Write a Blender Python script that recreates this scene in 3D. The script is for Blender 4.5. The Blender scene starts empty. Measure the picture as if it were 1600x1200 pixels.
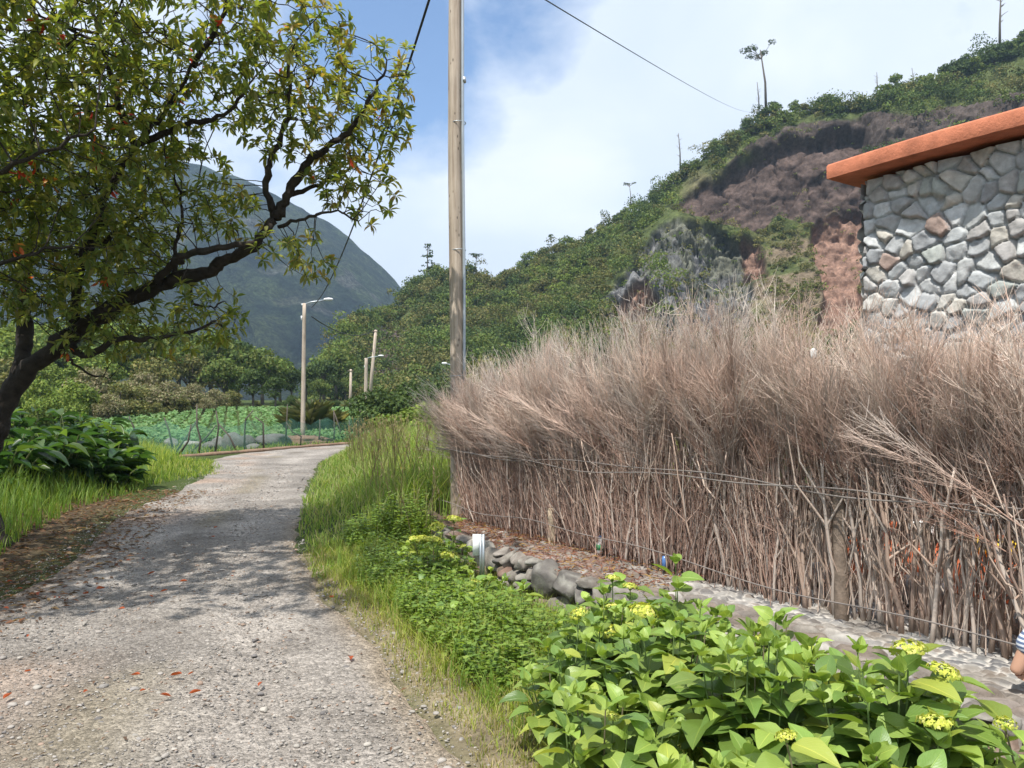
import bpy, math, random
import numpy as np
from mathutils import Vector, Matrix
R = math.radians
rng = np.random.default_rng(11)
random.seed(11)
SC = bpy.context.scene
COL = SC.collection
F = 1200.0; U0 = 800.0; V0 = 635.0; EYE = 1.7

# ---------------------------------------------------------------- camera
cam_d = bpy.data.cameras.new('camera'); cam = bpy.data.objects.new('camera', cam_d); COL.objects.link(cam)
cam.location = (0, 0, EYE); cam.rotation_euler = (R(90), 0, 0)
cam_d.sensor_width = 36; cam_d.lens = 27.0; cam_d.shift_y = 35/1600; cam_d.clip_end = 20000; cam_d.clip_start = 0.05
SC.camera = cam
# ---------------------------------------------------------------- light
SUN_EL = 63.0
SUN_AZ = math.atan2(-0.42, -0.90)          # horizontal direction towards the sun (x, y)
sv = Vector((math.cos(R(SUN_EL))*math.sin(SUN_AZ), math.cos(R(SUN_EL))*math.cos(SUN_AZ), math.sin(R(SUN_EL))))
sd = bpy.data.lights.new('sun', 'SUN'); so = bpy.data.objects.new('sun', sd); COL.objects.link(so)
sd.energy = 4.6; sd.angle = R(0.5); sd.color = (1.0, 0.95, 0.87)
so.location = sv*100; so.rotation_euler = sv.to_track_quat('Z', 'Y').to_euler()
SC.view_settings.view_transform = 'Standard'; SC.view_settings.look = 'None'
SC.view_settings.exposure = 0.62; SC.view_settings.gamma = 1.0
try: SC.view_settings.use_curve_mapping = False
except Exception: pass

def nd(nt, t, **k):
    n = nt.nodes.new(t)
    for a, b in k.items(): setattr(n, a, b)
    return n
def ramp(nt, fac, stops, interp='LINEAR'):
    r = nd(nt, 'ShaderNodeValToRGB'); r.color_ramp.interpolation = interp
    el = r.color_ramp.elements
    while len(el) < len(stops): el.new(0.5)
    for e, (p, c) in zip(el, stops):
        e.position = p; e.color = (c[0], c[1], c[2], 1) if hasattr(c, '__len__') else (c, c, c, 1)
    if fac is not None: nt.links.new(fac, r.inputs[0])
    return r.outputs[0]
def noise(nt, vec, scale, detail=4, rough=0.55, dist=0.0, out=0):
    n = nd(nt, 'ShaderNodeTexNoise'); n.inputs['Scale'].default_value = scale
    n.inputs['Detail'].default_value = detail; n.inputs['Roughness'].default_value = rough; n.inputs['Distortion'].default_value = dist
    if vec is not None: nt.links.new(vec, n.inputs['Vector'])
    return n.outputs[out]
def mixc(nt, fac, a, b, mode='MIX'):
    m = nd(nt, 'ShaderNodeMix', data_type='RGBA', blend_type=mode)
    for s, v in ((m.inputs[0], fac), (m.inputs[6], a), (m.inputs[7], b)):
        if hasattr(v, 'links') or hasattr(v, 'is_linked'): nt.links.new(v, s)
        elif isinstance(v, (int, float)): s.default_value = v
        else: s.default_value = (v[0], v[1], v[2], 1)
    return m.outputs[2]
def mth(nt, op, a, b=0.0, clamp=False):
    m = nd(nt, 'ShaderNodeMath', operation=op, use_clamp=clamp)
    for s, v in ((m.inputs[0], a), (m.inputs[1], b)):
        if isinstance(v, (int, float)): s.default_value = v
        else: nt.links.new(v, s)
    return m.outputs[0]

# world: Nishita sky with a broken cloud layer
w = bpy.data.worlds.new('World'); SC.world = w; w.use_nodes = True
nt = w.node_tree; nt.nodes.clear()
sky = nd(nt, 'ShaderNodeTexSky', sky_type='NISHITA'); sky.sun_disc = False
sky.sun_elevation = R(SUN_EL); sky.sun_rotation = math.atan2(sv.x, sv.y)
sky.air_density = 1.0; sky.dust_density = 1.0; sky.ozone_density = 2.0; sky.altitude = 300
tc = nd(nt, 'ShaderNodeTexCoord'); G = tc.outputs['Generated']
mp = nd(nt, 'ShaderNodeMapping'); mp.inputs['Scale'].default_value = (1, 1, 1.7); nt.links.new(G, mp.inputs[0])
n1 = noise(nt, mp.outputs[0], 2.6, 7, 0.52, 0.35)
n2 = noise(nt, mp.outputs[0], 5.5, 6, 0.6, 0.2)
def lobe(cx, cy, cz, width):     # soft patch of sky direction
    v = Vector((cx, cy, cz)).normalized()
    d = nd(nt, 'ShaderNodeVectorMath', operation='DOT_PRODUCT'); nt.links.new(G, d.inputs[0]); d.inputs[1].default_value = v
    a = mth(nt, 'SUBTRACT', 1.0, d.outputs['Value'])
    return mth(nt, 'SUBTRACT', 1.0, mth(nt, 'DIVIDE', a, width), True)
gap = mth(nt, 'MAXIMUM', lobe((620-U0)/F, 1, 570/F, 0.017), mth(nt, 'MULTIPLY', lobe((790-U0)/F, 1, 640/F, 0.010), 0.8))
gap = mth(nt, 'MAXIMUM', gap, mth(nt, 'MULTIPLY', lobe((430-U0)/F, 1, 500/F, 0.020), 0.35))
gap = mth(nt, 'MAXIMUM', gap, mth(nt, 'MULTIPLY', lobe((630-U0)/F, 1, 455/F, 0.004), 0.75))
c0 = mth(nt, 'ADD', mth(nt, 'MULTIPLY', n1, 0.8), 0.42)
cov = mth(nt, 'SUBTRACT', mth(nt, 'ADD', c0, mth(nt, 'MULTIPLY', mth(nt, 'SUBTRACT', n2, 0.5), 1.0)), mth(nt, 'MULTIPLY', gap, 0.98))
mask = ramp(nt, cov, [(0.18, 0.0), (0.62, 1.0)])
cl = ramp(nt, noise(nt, mp.outputs[0], 3.3, 5, 0.5, 0.3), [(0.32, (6.6, 7.3, 8.5)), (0.52, (7.3, 7.9, 8.9)), (0.70, (8.8, 9.1, 9.6))])
skc = mixc(nt, 1.0, sky.outputs[0], (1.35, 1.48, 1.62), 'MULTIPLY')
mx = mixc(nt, mask, skc, cl)
bg = nd(nt, 'ShaderNodeBackground'); nt.links.new(mx, bg.inputs[0]); bg.inputs[1].default_value = 0.085
wo = nd(nt, 'ShaderNodeOutputWorld'); nt.links.new(bg.outputs[0], wo.inputs[0])

# ---------------------------------------------------------------- helpers
def W(u, v, Y): return np.array([(u-U0)/F*Y, Y, EYE+(V0-v)/F*Y])

def _hash(ix, iy, iz, seed):
    h = (ix.astype(np.int64)*374761393 + iy.astype(np.int64)*668265263 + iz.astype(np.int64)*2147483647 + seed*974711) & 0xffffffff
    h = ((h ^ (h >> 13))*1274126177) & 0xffffffff
    h = (h ^ (h >> 16)) & 0xffffffff
    return h.astype(np.float64)/4294967295.0
def vnoise(p, seed=0):
    p = np.asarray(p, float); i = np.floor(p).astype(np.int64); f = p-i; f = f*f*(3-2*f)
    r = 0
    for dx in (0, 1):
        for dy in (0, 1):
            for dz in (0, 1):
                wt = (f[..., 0] if dx else 1-f[..., 0])*(f[..., 1] if dy else 1-f[..., 1])*(f[..., 2] if dz else 1-f[..., 2])
                r = r+wt*_hash(i[..., 0]+dx, i[..., 1]+dy, i[..., 2]+dz, seed)
    return r
def fbm(p, oct=4, seed=0, ridged=False):
    s = 0; a = 1; t = 0; p = np.asarray(p, float)
    for o in range(oct):
        n = vnoise(p*(2.03**o)+o*17.3, seed+o)
        if ridged: n = 1-np.abs(2*n-1)
        s = s+a*n; t += a; a *= 0.5
    return s/t
def smooth(a, b, x): t = np.clip((x-a)/(b-a), 0, 1); return t*t*(3-2*t)

class MB:
    """collects geometry as numpy arrays; build() links ONE mesh object"""
    def __init__(s): s.v = []; s.f = {}; s.c = []; s.uv = []; s.n = 0; s.hasuv = False
    def add(s, verts, faces, col=None, uv=None):
        verts = np.asarray(verts, float).reshape(-1, 3); faces = np.asarray(faces, np.int64)
        if len(faces) == 0: return
        s.f.setdefault(faces.shape[1], []).append(faces+s.n)
        s.v.append(verts)
        if col is None: col = (1, 1, 1)
        col = np.asarray(col, float)
        if col.ndim == 1: col = np.broadcast_to(col, (len(verts), 3))
        s.c.append(col)
        if uv is None: uv = np.zeros((len(verts), 2))
        else: s.hasuv = True
        s.uv.append(uv); s.n += len(verts)
    def build(s, name, mat, parent=None, smooth_=False, loc=None):
        me = bpy.data.meshes.new(name)
        V = np.concatenate(s.v); C = np.concatenate(s.c)
        if loc is not None: V = V-np.asarray(loc)
        me.vertices.add(len(V)); me.vertices.foreach_set('co', V.ravel().astype(np.float32))
        loops = []; starts = []; st = 0
        for k, lst in s.f.items():
            a = np.concatenate(lst); loops.append(a.ravel()); starts.append(st+np.arange(len(a))*k); st += a.size
        L = np.concatenate(loops).astype(np.int32); S = np.concatenate(starts).astype(np.int32)
        me.loops.add(len(L)); me.loops.foreach_set('vertex_index', L)
        me.polygons.add(len(S)); me.polygons.foreach_set('loop_start', S)
        me.update(calc_edges=True); me.validate()
        at = me.color_attributes.new('Col', 'FLOAT_COLOR', 'POINT')
        at.data.foreach_set('color', np.concatenate([C, np.ones((len(C), 1))], 1).ravel().astype(np.float32))
        if s.hasuv:
            UVv = np.concatenate(s.uv); ul = me.uv_layers.new(name='UVMap')
            li = np.empty(len(me.loops), np.int32); me.loops.foreach_get('vertex_index', li)
            ul.data.foreach_set('uv', UVv[li].ravel().astype(np.float32))
        if smooth_: me.polygons.foreach_set('use_smooth', np.ones(len(me.polygons), bool))
        me.materials.append(mat)
        o = bpy.data.objects.new(name, me); COL.objects.link(o)
        if parent is not None: o.parent = parent
        if loc is not None: o.location = loc
        return o

def inst(mb, tv, tf, pos, B, scale=1.0, col=None, uv=None):
    """copies of a template: pos (N,3), B (N,3,3) rows = local axes in world, scale scalar/(N,)/(N,3)"""
    N = len(pos); K = len(tv)
    if N == 0: return
    sc = np.asarray(scale, float)
    if sc.ndim == 0: sc = np.full((N, 3), float(sc))
    elif sc.ndim == 1: sc = np.repeat(sc[:, None], 3, 1)
    loc = np.asarray(tv)[None]*sc[:, None, :]
    wv = np.einsum('nki,nij->nkj', loc, B)+np.asarray(pos)[:, None, :]
    ff = (np.asarray(tf)[None]+(np.arange(N)*K)[:, None, None]).reshape(-1, np.asarray(tf).shape[1])
    c = None
    if col is not None:
        col = np.asarray(col, float)
        c = np.repeat(col[:, None, :], K, 1).reshape(-1, 3) if col.ndim == 2 else col.reshape(-1, 3)
    u = None if uv is None else np.tile(uv, (N, 1))
    mb.add(wv.reshape(-1, 3), ff, c, u)

def norm(a): return a/np.maximum(np.linalg.norm(a, axis=-1, keepdims=True), 1e-9)
def frame(d, up):
    """rows: x = along d, y = across, z = normal near up"""
    d = norm(np.asarray(d, float)); y = norm(np.cross(up, d)); z = np.cross(d, y)
    return np.stack([d, y, z], 1)
def randdir(n, r=None):
    r = r or rng; return norm(r.normal(size=(n, 3)))

def tube(mb, pts, rad, sides=6, col=(1, 1, 1), cap=True, rough=0.0):
    pts = np.asarray(pts, float); n = len(pts); rad = np.broadcast_to(np.asarray(rad, float), (n,))
    t = np.gradient(pts, axis=0); t = norm(t)
    a = np.array([0, 0, 1.0]) if abs(t[0][2]) < 0.9 else np.array([1.0, 0, 0])
    x = norm(np.cross(t[0], a)); X = []
    for i in range(n):
        x = norm(x-t[i]*np.dot(x, t[i])); X.append(x)
    X = np.array(X); Yv = np.cross(t, X)
    an = np.arange(sides)/sides*2*math.pi
    rr = rad[:, None]*(1+(rng.uniform(-rough, rough, (n, sides)) if rough else 0))
    v = pts[:, None, :]+(np.cos(an)[None, :, None]*X[:, None, :]+np.sin(an)[None, :, None]*Yv[:, None, :])*rr[:, :, None]
    i, j = np.meshgrid(np.arange(n-1), np.arange(sides), indexing='ij')
    j2 = (j+1) % sides
    fs = np.stack([i*sides+j, i*sides+j2, (i+1)*sides+j2, (i+1)*sides+j], -1).reshape(-1, 4)
    c = np.asarray(col, float)
    if c.ndim == 2: c = np.repeat(c, sides, 0)
    b = mb.n
    mb.add(v.reshape(-1, 3), fs, c)
    if cap:
        for k, base in ((0, 0), (1, (n-1)*sides)):
            q = np.arange(sides)+base+b-mb.n
            if k == 0: q = q[::-1]
            mb.f.setdefault(sides, []).append((q+mb.n)[None, :])

def tubes(mb, P, r0, r1, sides=3, col=None):
    """N polylines with the same number of points: P (N,S,3), tapering r0->r1, vectorised"""
    N, S, _ = P.shape
    t = np.gradient(P, axis=1); t = norm(t)
    x = norm(np.cross(t, np.array([0.31, 0.87, 0.11]))); y = np.cross(t, x)
    r0 = np.broadcast_to(np.asarray(r0, float), (N,)); r1 = np.broadcast_to(np.asarray(r1, float), (N,))
    k = np.linspace(0, 1, S)[None, :]
    rad = r0[:, None]*(1-k)+r1[:, None]*k
    an = np.arange(sides)/sides*2*math.pi
    v = P[:, :, None, :]+(np.cos(an)[None, None, :, None]*x[:, :, None, :]+np.sin(an)[None, None, :, None]*y[:, :, None, :])*rad[:, :, None, None]
    n, i, j = np.meshgrid(np.arange(N), np.arange(S-1), np.arange(sides), indexing='ij'); j2 = (j+1) % sides
    b = n*S*sides
    fs = np.stack([b+i*sides+j, b+i*sides+j2, b+(i+1)*sides+j2, b+(i+1)*sides+j], -1).reshape(-1, 4)
    c = None
    if col is not None:
        col = np.asarray(col, float)
        if col.ndim == 2: c = np.repeat(col[:, None, :], S*sides, 1).reshape(-1, 3)
        else: c = np.repeat(col, sides, 1).reshape(-1, 3)
    mb.add(v.reshape(-1, 3), fs, c)

def box(mb, c, s, rot=0.0, col=(1, 1, 1), dirx=None):
    v = np.array([[x, y, z] for z in (-.5, .5) for y in (-.5, .5) for x in (-.5, .5)])*np.asarray(s)
    if dirx is not None: rot = math.atan2(dirx[1], dirx[0])
    ca, sa = math.cos(rot), math.sin(rot)
    v = np.stack([v[:, 0]*ca-v[:, 1]*sa, v[:, 0]*sa+v[:, 1]*ca, v[:, 2]], 1)+np.asarray(c)
    mb.add(v, [[0, 2, 3, 1], [4, 5, 7, 6], [0, 1, 5, 4], [2, 6, 7, 3], [0, 4, 6, 2], [1, 3, 7, 5]], col)

def gridmesh(mb, V, col=None, uv=None):
    """V (a,b,3)"""
    a, b = V.shape[:2]
    i, j = np.meshgrid(np.arange(a-1), np.arange(b-1), indexing='ij')
    fs = np.stack([i*b+j, (i+1)*b+j, (i+1)*b+j+1, i*b+j+1], -1).reshape(-1, 4)
    mb.add(V.reshape(-1, 3), fs, None if col is None else col.reshape(-1, 3), None if uv is None else uv.reshape(-1, 2))

def tag(o, label=None, cat=None, group=None, kind=None):
    if label: o['label'] = label
    if cat: o['category'] = cat
    if group: o['group'] = group
    if kind: o['kind'] = kind
    return o
def empty(name, loc, rz=0.0):
    o = bpy.data.objects.new(name, None); COL.objects.link(o); o.location = loc; o.rotation_euler = (0, 0, rz)
    o.empty_display_size = 0.2
    return o
def copy_tree(o, parent=None):
    c = o.copy(); COL.objects.link(c); c.parent = parent
    for ch in list(o.children): copy_tree(ch, c)
    return c

# icosphere template
def ico(sub):
    import bmesh
    bm = bmesh.new(); bmesh.ops.create_icosphere(bm, subdivisions=sub, radius=1.0)
    bm.verts.ensure_lookup_table()
    v = np.array([x.co[:] for x in bm.verts]); f = np.array([[q.index for q in p.verts] for p in bm.faces]); bm.free()
    return v, f
ICO1, ICO2, ICO3, ICO4 = ico(1), ico(2), ico(3), ico(4)

def rock_shape(base, seed, rough=0.25, flat=0.0, cuts=7):
    v, f = base; r = np.random.default_rng(seed)
    v = v.copy()
    for k in range(cuts):            # chop with random planes for facets
        n = norm(r.normal(size=3)); d = r.uniform(0.50 if cuts > 12 else 0.62, 0.92 if cuts < 12 else .80)
        s = v@n; m = s > d; v[m] -= np.outer(s[m]-d, n)*(0.9 if cuts < 12 else 1.0)
    if cuts > 12: v = v/np.abs(v).max(0)
    nn = fbm(v*1.6+seed*3.1, 3, seed)-0.5
    v = v*(1+nn[:, None]*rough*1.6)
    return v, f

# ---------------------------------------------------------------- materials
def new_mat(name):
    m = bpy.data.materials.new(name); m.use_nodes = True; nt = m.node_tree; nt.nodes.clear()
    out = nd(nt, 'ShaderNodeOutputMaterial'); return m, nt, out
def mat(name, col=None, rough=0.85, attr=False, nscale=0, namt=0.3, bump=0.0, bscale=20, spec=0.3, metal=0.0, detail=5, bdist=0.02, coord='Object'):
    m, nt, out = new_mat(name)
    p = nd(nt, 'ShaderNodeBsdfPrincipled'); p.inputs['Roughness'].default_value = rough
    p.inputs['Specular IOR Level'].default_value = spec; p.inputs['Metallic'].default_value = metal
    tc = nd(nt, 'ShaderNodeTexCoord'); vec = tc.outputs[coord]
    if attr:
        a = nd(nt, 'ShaderNodeVertexColor', layer_name='Col'); c = a.outputs[0]
        if col is not None: c = mixc(nt, 1.0, c, col, 'MULTIPLY')
    else:
        rgb = nd(nt, 'ShaderNodeRGB'); rgb.outputs[0].default_value = (*col, 1); c = rgb.outputs[0]
    if nscale:
        g = ramp(nt, noise(nt, vec, nscale, detail, 0.6), [(0.25, 1-namt), (0.75, 1+namt)])
        c = mixc(nt, 1.0, c, g, 'MULTIPLY')
    nt.links.new(c, p.inputs['Base Color'])
    if bump:
        b = nd(nt, 'ShaderNodeBump'); b.inputs['Strength'].default_value = bump; b.inputs['Distance'].default_value = bdist
        nt.links.new(noise(nt, vec, bscale, 6, 0.65), b.inputs['Height']); nt.links.new(b.outputs[0], p.inputs['Normal'])
    nt.links.new(p.outputs[0], out.inputs[0])
    return m
def leafmat(name, tint=(1, 1, 1), trans=0.3, rough=0.45, veins=False, spec=0.35):
    m, nt, out = new_mat(name)
    a = nd(nt, 'ShaderNodeVertexColor', layer_name='Col'); c = mixc(nt, 1.0, a.outputs[0], tint, 'MULTIPLY')
    p = nd(nt, 'ShaderNodeBsdfPrincipled'); p.inputs['Roughness'].default_value = rough; p.inputs['Specular IOR Level'].default_value = spec
    if veins:
        uv = nd(nt, 'ShaderNodeUVMap'); sp = nd(nt, 'ShaderNodeSeparateXYZ'); nt.links.new(uv.outputs[0], sp.inputs[0])
        ax = mth(nt, 'ABSOLUTE', sp.outputs[1])                      # distance from midrib
        ph = mth(nt, 'SUBTRACT', mth(nt, 'MULTIPLY', sp.outputs[0], 8.0), mth(nt, 'MULTIPLY', ax, 4.2))
        s = mth(nt, 'ABSOLUTE', mth(nt, 'SINE', mth(nt, 'MULTIPLY', ph, math.pi)))
        side = ramp(nt, s, [(0.0, 1.0), (0.22, 0.0)])
        mid = ramp(nt, ax, [(0.02, 1.0), (0.07, 0.0)])
        vn = mth(nt, 'MAXIMUM', mth(nt, 'MULTIPLY', side, 0.55), mid)
        c = mixc(nt, mth(nt, 'MULTIPLY', vn, 0.55), c, mixc(nt, 1.0, c, (1.9, 1.6, 1.7), 'MULTIPLY'))
        tcn = nd(nt, 'ShaderNodeTexCoord')
        bb = nd(nt, 'ShaderNodeBump'); bb.inputs['Strength'].default_value = 0.45; bb.inputs['Distance'].default_value = 0.004; bb.invert = True
        hh = mth(nt, 'ADD', vn, mth(nt, 'MULTIPLY', noise(nt, tcn.outputs['Object'], 60, 3), 0.7))
        nt.links.new(hh, bb.inputs['Height']); nt.links.new(bb.outputs[0], p.inputs['Normal'])
    nt.links.new(c, p.inputs['Base Color'])
    t = nd(nt, 'ShaderNodeBsdfTranslucent'); nt.links.new(mixc(nt, 1.0, c, (1.35, 1.3, 0.55), 'MULTIPLY'), t.inputs[0])
    mx = nd(nt, 'ShaderNodeMixShader'); mx.inputs[0].default_value = trans
    nt.links.new(p.outputs[0], mx.inputs[1]); nt.links.new(t.outputs[0], mx.inputs[2]); nt.links.new(mx.outputs[0], out.inputs[0])
    return m

M = {}
M['leaf'] = leafmat('leaf', trans=0.48, rough=0.38, spec=0.5)
M['leaf_far'] = leafmat('leaf_far', trans=0.22, rough=0.7, spec=0.15)
M['grass'] = leafmat('grass', trans=0.45, rough=0.55, spec=0.25)
M['hydrangea_leaf'] = leafmat('hydrangea_leaf', trans=0.3, rough=0.42, veins=True, spec=0.5)
M['petal'] = leafmat('petal', trans=0.3, rough=0.6, spec=0.2)
M['bark'] = mat('bark', (0.035, 0.028, 0.022), 0.9, nscale=9, namt=0.6, bump=0.9, bscale=22, bdist=0.03)
M['bark_far'] = mat('bark_far', (0.10, 0.085, 0.07), 0.9)
M['twig'] = mat('twig', None, 0.75, attr=True, spec=0.2)
M['stem'] = mat('stem', None, 0.7, attr=True)
M['post'] = mat('post', (0.20, 0.155, 0.12), 0.85, nscale=14, namt=0.45, bump=0.5, bscale=40)
M['wire'] = mat('wire', (0.22, 0.195, 0.18), 0.6, metal=0.0)
M['cable'] = mat('cable', (0.03, 0.032, 0.036), 0.6)
M['steel'] = mat('steel', (0.42, 0.46, 0.49), 0.4, metal=0.6, nscale=6, namt=0.12)
M['lampwhite'] = mat('lampwhite', (0.72, 0.74, 0.75), 0.4)
M['lensglass'] = mat('lensglass', (0.55, 0.58, 0.6), 0.15, spec=0.6)
M['rock'] = mat('rock', None, 0.9, attr=True, nscale=7, namt=0.35, bump=0.6, bscale=16, bdist=0.03)
M['stone'] = mat('stone', None, 0.85, attr=True, nscale=18, namt=0.25, bump=0.5, bscale=55, bdist=0.012)
M['pebble'] = mat('pebble', None, 0.85, attr=True)
M['bottle'] = mat('bottle', (0.10, 0.22, 0.5), 0.2, spec=0.6)
M['white_plastic'] = mat('white_plastic', (0.75, 0.76, 0.75), 0.5, nscale=12, namt=0.08)
M['skin'] = mat('skin', (0.55, 0.32, 0.22), 0.55)
M['hair'] = mat('hair', (0.04, 0.025, 0.018), 0.6)
M['orange_paint'] = mat('orange_paint', (0.46, 0.165, 0.092), 0.9, nscale=5, namt=0.38, bump=0.6, bscale=40, bdist=0.015, detail=9)
M['orange_low'] = mat('orange_low', (0.66, 0.17, 0.07), 0.75, nscale=6, namt=0.15)
M['yellow'] = mat('yellow', (0.75, 0.5, 0.05), 0.6)

# utility pole wood: vertical grain, knots, pale weathering
m, nt, out = new_mat('pole_wood'); M['pole_wood'] = m
p = nd(nt, 'ShaderNodeBsdfPrincipled'); p.inputs['Roughness'].default_value = 0.8; p.inputs['Specular IOR Level'].default_value = 0.2
tc = nd(nt, 'ShaderNodeTexCoord'); mp = nd(nt, 'ShaderNodeMapping'); mp.inputs['Scale'].default_value = (24, 24, 1.2); nt.links.new(tc.outputs['Object'], mp.inputs[0])
g = ramp(nt, noise(nt, mp.outputs[0], 1.0, 6, 0.65), [(0.3, (0.25, 0.20, 0.155)), (0.5, (0.42, 0.35, 0.28)), (0.75, (0.56, 0.49, 0.41))])
mp2 = nd(nt, 'ShaderNodeMapping'); mp2.inputs['Scale'].default_value = (14, 14, 6); nt.links.new(tc.outputs['Object'], mp2.inputs[0])
vo = nd(nt, 'ShaderNodeTexVoronoi'); vo.inputs['Scale'].default_value = 1.0; nt.links.new(mp2.outputs[0], vo.inputs['Vector'])
kn = ramp(nt, vo.outputs['Distance'], [(0.08, 0.35), (0.17, 1.0)])
c = mixc(nt, 1.0, g, kn, 'MULTIPLY')
c = mixc(nt, 1.0, c, ramp(nt, noise(nt, tc.outputs['Object'], 1.3, 4), [(0.3, 0.8), (0.7, 1.15)]), 'MULTIPLY')
nt.links.new(c, p.inputs['Base Color'])
b = nd(nt, 'ShaderNodeBump'); b.inputs['Strength'].default_value = 0.5; b.inputs['Distance'].default_value = 0.01
nt.links.new(g, b.inputs['Height']); nt.links.new(b.outputs[0], p.inputs['Normal']); nt.links.new(p.outputs[0], out.inputs[0])

# ground soil / rough grass earth
m, nt, out = new_mat('soil'); M['soil'] = m
p = nd(nt, 'ShaderNodeBsdfPrincipled'); p.inputs['Roughness'].default_value = 0.95; p.inputs['Specular IOR Level'].default_value = 0.1
tc = nd(nt, 'ShaderNodeTexCoord'); a = nd(nt, 'ShaderNodeVertexColor', layer_name='Col')
g = ramp(nt, noise(nt, tc.outputs['Object'], 2.2, 8, 0.7), [(0.3, 0.6), (0.7, 1.35)])
g2 = ramp(nt, noise(nt, tc.outputs['Object'], 30, 5, 0.7), [(0.3, 0.65), (0.7, 1.3)])
nt.links.new(mixc(nt, 1.0, mixc(nt, 1.0, a.outputs[0], g, 'MULTIPLY'), g2, 'MULTIPLY'), p.inputs['Base Color'])
b = nd(nt, 'ShaderNodeBump'); b.inputs['Strength'].default_value = 0.7; b.inputs['Distance'].default_value = 0.03
nt.links.new(noise(nt, tc.outputs['Object'], 25, 6, 0.7), b.inputs['Height']); nt.links.new(b.outputs[0], p.inputs['Normal']); nt.links.new(p.outputs[0], out.inputs[0])

# gravel road
m, nt, out = new_mat('gravel_road'); M['gravel_road'] = m
p = nd(nt, 'ShaderNodeBsdfPrincipled'); p.inputs['Roughness'].default_value = 0.92; p.inputs['Specular IOR Level'].default_value = 0.15
tc = nd(nt, 'ShaderNodeTexCoord'); O = tc.outputs['Object']; a = nd(nt, 'ShaderNodeVertexColor', layer_name='Col')
v1 = nd(nt, 'ShaderNodeTexVoronoi'); v1.inputs['Scale'].default_value = 38; nt.links.new(O, v1.inputs['Vector'])
v2 = nd(nt, 'ShaderNodeTexVoronoi'); v2.inputs['Scale'].default_value = 85; nt.links.new(O, v2.inputs['Vector'])
s1 = nd(nt, 'ShaderNodeSeparateColor'); nt.links.new(v1.outputs['Color'], s1.inputs[0])
s2 = nd(nt, 'ShaderNodeSeparateColor'); nt.links.new(v2.outputs['Color'], s2.inputs[0])
k1 = ramp(nt, s1.outputs[0], [(0.0, 0.72), (0.5, 1.0), (1.0, 1.28)])
k2 = ramp(nt, s2.outputs[1], [(0.0, 0.7), (1.0, 1.3)])
c = mixc(nt, 1.0, mixc(nt, 1.0, a.outputs[0], k1, 'MULTIPLY'), k2, 'MULTIPLY')
c = mixc(nt, 1.0, c, ramp(nt, noise(nt, O, 1.1, 5, 0.6), [(0.3, (0.72, 0.70, 0.68)), (0.7, (1.2, 1.19, 1.18))]), 'MULTIPLY')
nt.links.new(c, p.inputs['Base Color'])
hh = mth(nt, 'ADD', mth(nt, 'MULTIPLY', mth(nt, 'SUBTRACT', 1.0, v1.outputs['Distance']), 0.7), mth(nt, 'MULTIPLY', mth(nt, 'SUBTRACT', 1.0, v2.outputs['Distance']), 0.5))
hh = mth(nt, 'ADD', hh, mth(nt, 'MULTIPLY', noise(nt, O, 9, 4), 0.6))
b = nd(nt, 'ShaderNodeBump'); b.inputs['Strength'].default_value = 0.8; b.inputs['Distance'].default_value = 0.018
nt.links.new(hh, b.inputs['Height']); nt.links.new(b.outputs[0], p.inputs['Normal']); nt.links.new(p.outputs[0], out.inputs[0])

# hill ground / cliffs: vertex colour broken up by noise
def hillmat(name, sc, amt, bd):
    m, nt, out = new_mat(name)
    p = nd(nt, 'ShaderNodeBsdfPrincipled'); p.inputs['Roughness'].default_value = 0.95; p.inputs['Specular IOR Level'].default_value = 0.08
    tc = nd(nt, 'ShaderNodeTexCoord'); O = tc.outputs['Object']; a = nd(nt, 'ShaderNodeVertexColor', layer_name='Col')
    g = ramp(nt, noise(nt, O, sc, 9, 0.68, 0.0), [(0.3, 1-amt), (0.7, 1+amt)])
    g2 = ramp(nt, noise(nt, O, sc*4, 6, 0.7), [(0.3, 1-amt*.8), (0.7, 1+amt*.8)])
    nt.links.new(mixc(nt, 1.0, mixc(nt, 1.0, a.outputs[0], g, 'MULTIPLY'), g2, 'MULTIPLY'), p.inputs['Base Color'])
    b = nd(nt, 'ShaderNodeBump'); b.inputs['Strength'].default_value = 0.9; b.inputs['Distance'].default_value = bd
    nt.links.new(noise(nt, O, sc*3, 8, 0.7), b.inputs['Height']); nt.links.new(b.outputs[0], p.inputs['Normal']); nt.links.new(p.outputs[0], out.inputs[0])
    return m
M['hill'] = hillmat('hill_ground', 0.3, 0.42, .35)
M['mountain'] = hillmat('mountain_ground', 0.07, 0.9, 30.0)

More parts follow.
